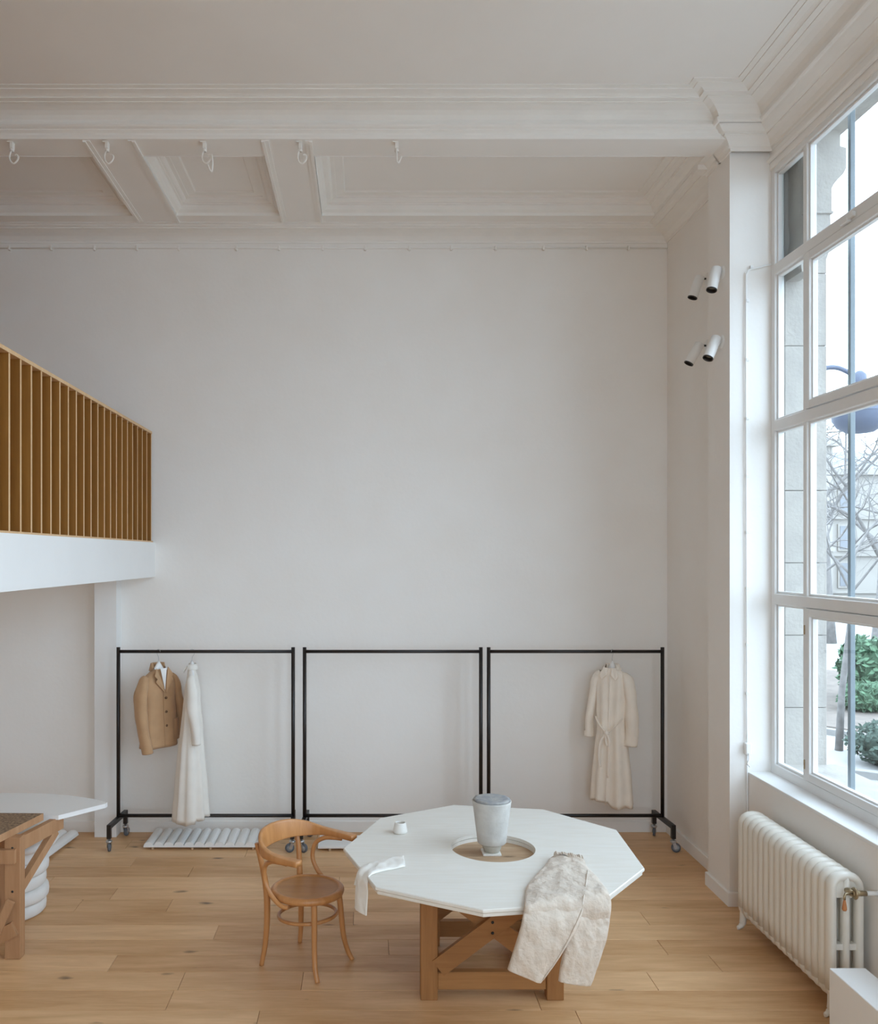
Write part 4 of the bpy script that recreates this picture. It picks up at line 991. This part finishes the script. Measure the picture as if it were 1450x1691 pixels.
MB().tube([(.07, vy - .03, RZ1 - .09), (XS - (RX0 + RX1) / 2, vy - .03, RZ1 - .09)], .012, 10).build('feed_pipe', 'white', rad)

# ------------------------------------------------------------------ white plinth, lower right
MB().cbox(2.366, 2.55, 2.9, 4.445, 0, .4, .003).build('long_plinth', 'white', label='long white box plinth in the corner beside the radiator', category='plinth')

# ------------------------------------------------------------------ fluted panels on the floor
def fluted(name, x0, x1, y0, y1, n, label, skew=0.0):
    root = empty(name, ((x0 + x1) / 2, (y0 + y1) / 2, 0), label=label, category='panel')
    lx, ly = (x1 - x0) / 2, (y1 - y0) / 2
    MB().cbox(-lx, lx, -ly, ly, .022, .036, .002).build('backing_board', 'white', root)
    pitch = 2 * lx / n
    rib = None
    for i in range(n):
        if rib is None:
            prof = [(math.cos(R(180 - k * 22.5)) * pitch * .47, .036 + math.sin(R(180 - k * 22.5)) * .032) for k in range(9)]
            mb = MB().add([(x, -ly + .002, z) for x, z in prof] + [(x, ly - .002, z) for x, z in prof], [(k, k + 1, 10 + k, 9 + k) for k in range(8)] + [tuple(range(9)), tuple(range(9, 18))[::-1]])
            o = mb.build('rib', 'white', root); rib = o.data
        else: o = bpy.data.objects.new('rib', rib); COL.objects.link(o); o.parent = root
        o.location.x = -lx + pitch * (i + .5)
    for fx in (-.85, -.2, .1, .8):
        for fy in (-.92, .92): MB().cbox(fx * lx - .01, fx * lx + .01, fy * ly - .01, fy * ly + .01, 0, .022, .002).build('foot', 'plank_wood', root)
    return root
fluted('fluted_panel', -1.885, -.85, 7.41, 7.80, 12, 'white fluted panel lying on the floor under the jacket rack')
fl = fluted('fluted_panel', -2.98, -2.58, 7.0, 7.76, 4, 'white fluted board on the floor behind the white tabletop')
fl.rotation_euler.z = R(-6)
fp = empty('flat_panel', (-.18, 7.53, 0), label='plain white panel on the floor between chair and table', category='panel')
MB().cbox(-.22, .22, -.15, .15, .022, .04, .002).build('board', 'white', fp)
for fx in (-.12, .1):
    for fy in (-.14, .13): MB().cbox(fx - .01, fx + .01, fy - .01, fy + .01, 0, .022, .002).build('foot', 'plank_wood', fp)

# ------------------------------------------------------------------ left foreground: work bench, white tabletop, plaster drums
BE = empty('work_bench', (-2.6, 5.5, 0), label='rough pine work bench with scarred dark top at the left edge', category='bench')
ob = (2.6, -5.5, 0)
def pt(mb, nm, m): o = mb.build(nm, m, BE); o.location = ob; return o
def rot2(p): return p
bt_ = [(-2.125, 5.76), (-3.6, 5.80), (-3.72, 5.36), (-2.225, 5.31)]
o = pt(MB().prism(bt_, .755, .80), 'top', 'bench_wood')
o.data.materials.append(M['bench_top'])
for p in o.data.polygons:
    if p.normal.z > .9: p.material_index = 1
pt(MB().cbox(-2.235, -2.135, 5.40, 5.475, 0, .755, .004), 'leg', 'bench_wood')
pt(MB().cbox(-2.42, -2.32, 5.66, 5.735, 0, .755, .004), 'leg', 'bench_wood')
pt(MB().bar((-2.178, 5.44, .695), (-2.068, 5.93, .695), .04, .09), 'end_rail', 'bench_wood')
pt(MB().bar((-2.165, 5.47, .42), (-2.085, 5.86, .655), .04, .06), 'brace', 'bench_wood')
pt(MB().bar((-3.5, 5.40, .645), (-2.16, 5.385, .645), .035, .085), 'apron', 'bench_wood')
pt(MB().bar((-2.55, 5.392, .0), (-2.165, 5.385, .20), .03, .085), 'stretcher', 'bench_wood')
pt(MB().bar((-2.275, 5.375, .16), (-2.185, 5.375, .37), .03, .05), 'wedge', 'bench_wood')
for z in (.69, .62, .42): pt(MB().lathe([(0, .003), (.007, .002), (.008, 0)], (-2.185, 5.40, z), 8, axis=(0, -1, 0)), 'bolt', 'black')

WT = empty('white_trestle_table', (-2.4, 6.0, 0), label='white rounded tabletop on pine trestle behind the work bench', category='table')
ob2 = (2.4, -6.0, 0)
def pt2(mb, nm, m): o = mb.build(nm, m, WT); o.location = ob2; return o
wp = smooth_pts([(-1.815, 6.14), (-1.93, 6.22), (-2.2, 6.335), (-2.5, 6.38), (-2.9, 6.37), (-3.3, 6.3), (-3.6, 6.1)], 5) + [(-3.6, 5.85), (-2.2, 5.84), (-2.05, 5.83), (-1.82, 6.105)]
wp = wp
pt2(MB().prism(wp, .735, .765), 'top', 'white')
pt2(MB().bar((-2.85, 6.25, .70), (-2.85, 5.9, .70), .04, .07), 'top_bearer', 'bench_wood')
pt2(MB().bar((-2.85, 6.2, .68), (-2.85, 6.32, .0), .035, .06), 'leg', 'bench_wood')
pt2(MB().bar((-2.85, 5.95, .68), (-2.85, 5.87, .0), .035, .06), 'leg', 'bench_wood')
pt2(MB().bar((-3.45, 6.1, .70), (-3.45, 5.9, .70), .04, .07), 'top_bearer', 'bench_wood')
pt2(MB().bar((-3.45, 6.05, .68), (-3.45, 6.16, .0), .035, .06), 'leg', 'bench_wood'); pt2(MB().bar((-3.45, 5.94, .68), (-3.45, 5.87, .0), .035, .06), 'leg', 'bench_wood')
def drum(c, r, h, z, label):
    pr_ = [(0, 0), (r - .03, 0), (r - .012, .006), (r - .003, .018), (r, h * .5), (r - .003, h - .018), (r - .012, h - .006), (r - .03, h), (0, h)]
    o = MB().lathe(pr_, n=48).build('plaster_drum', 'plaster_cast', label=label, category='plaster disc', group='stacked plaster discs under the white tabletop')
    o.location = (c[0], c[1], z)
names = ['bottom', 'second from the bottom', 'third from the bottom', 'fourth from the bottom', 'fifth from the bottom']
z = 0
for i in range(5):
    drum((-2.52 + .012 * (i % 2), 6.13), .265 + (.006 if i % 2 else 0), .093, z, 'white plaster disc behind the bench leg, %s of its stack' % names[i]); z += .0935
drum((-2.50, 6.13), .325, .06, z, 'widest white plaster disc, on top of its stack behind the bench leg')
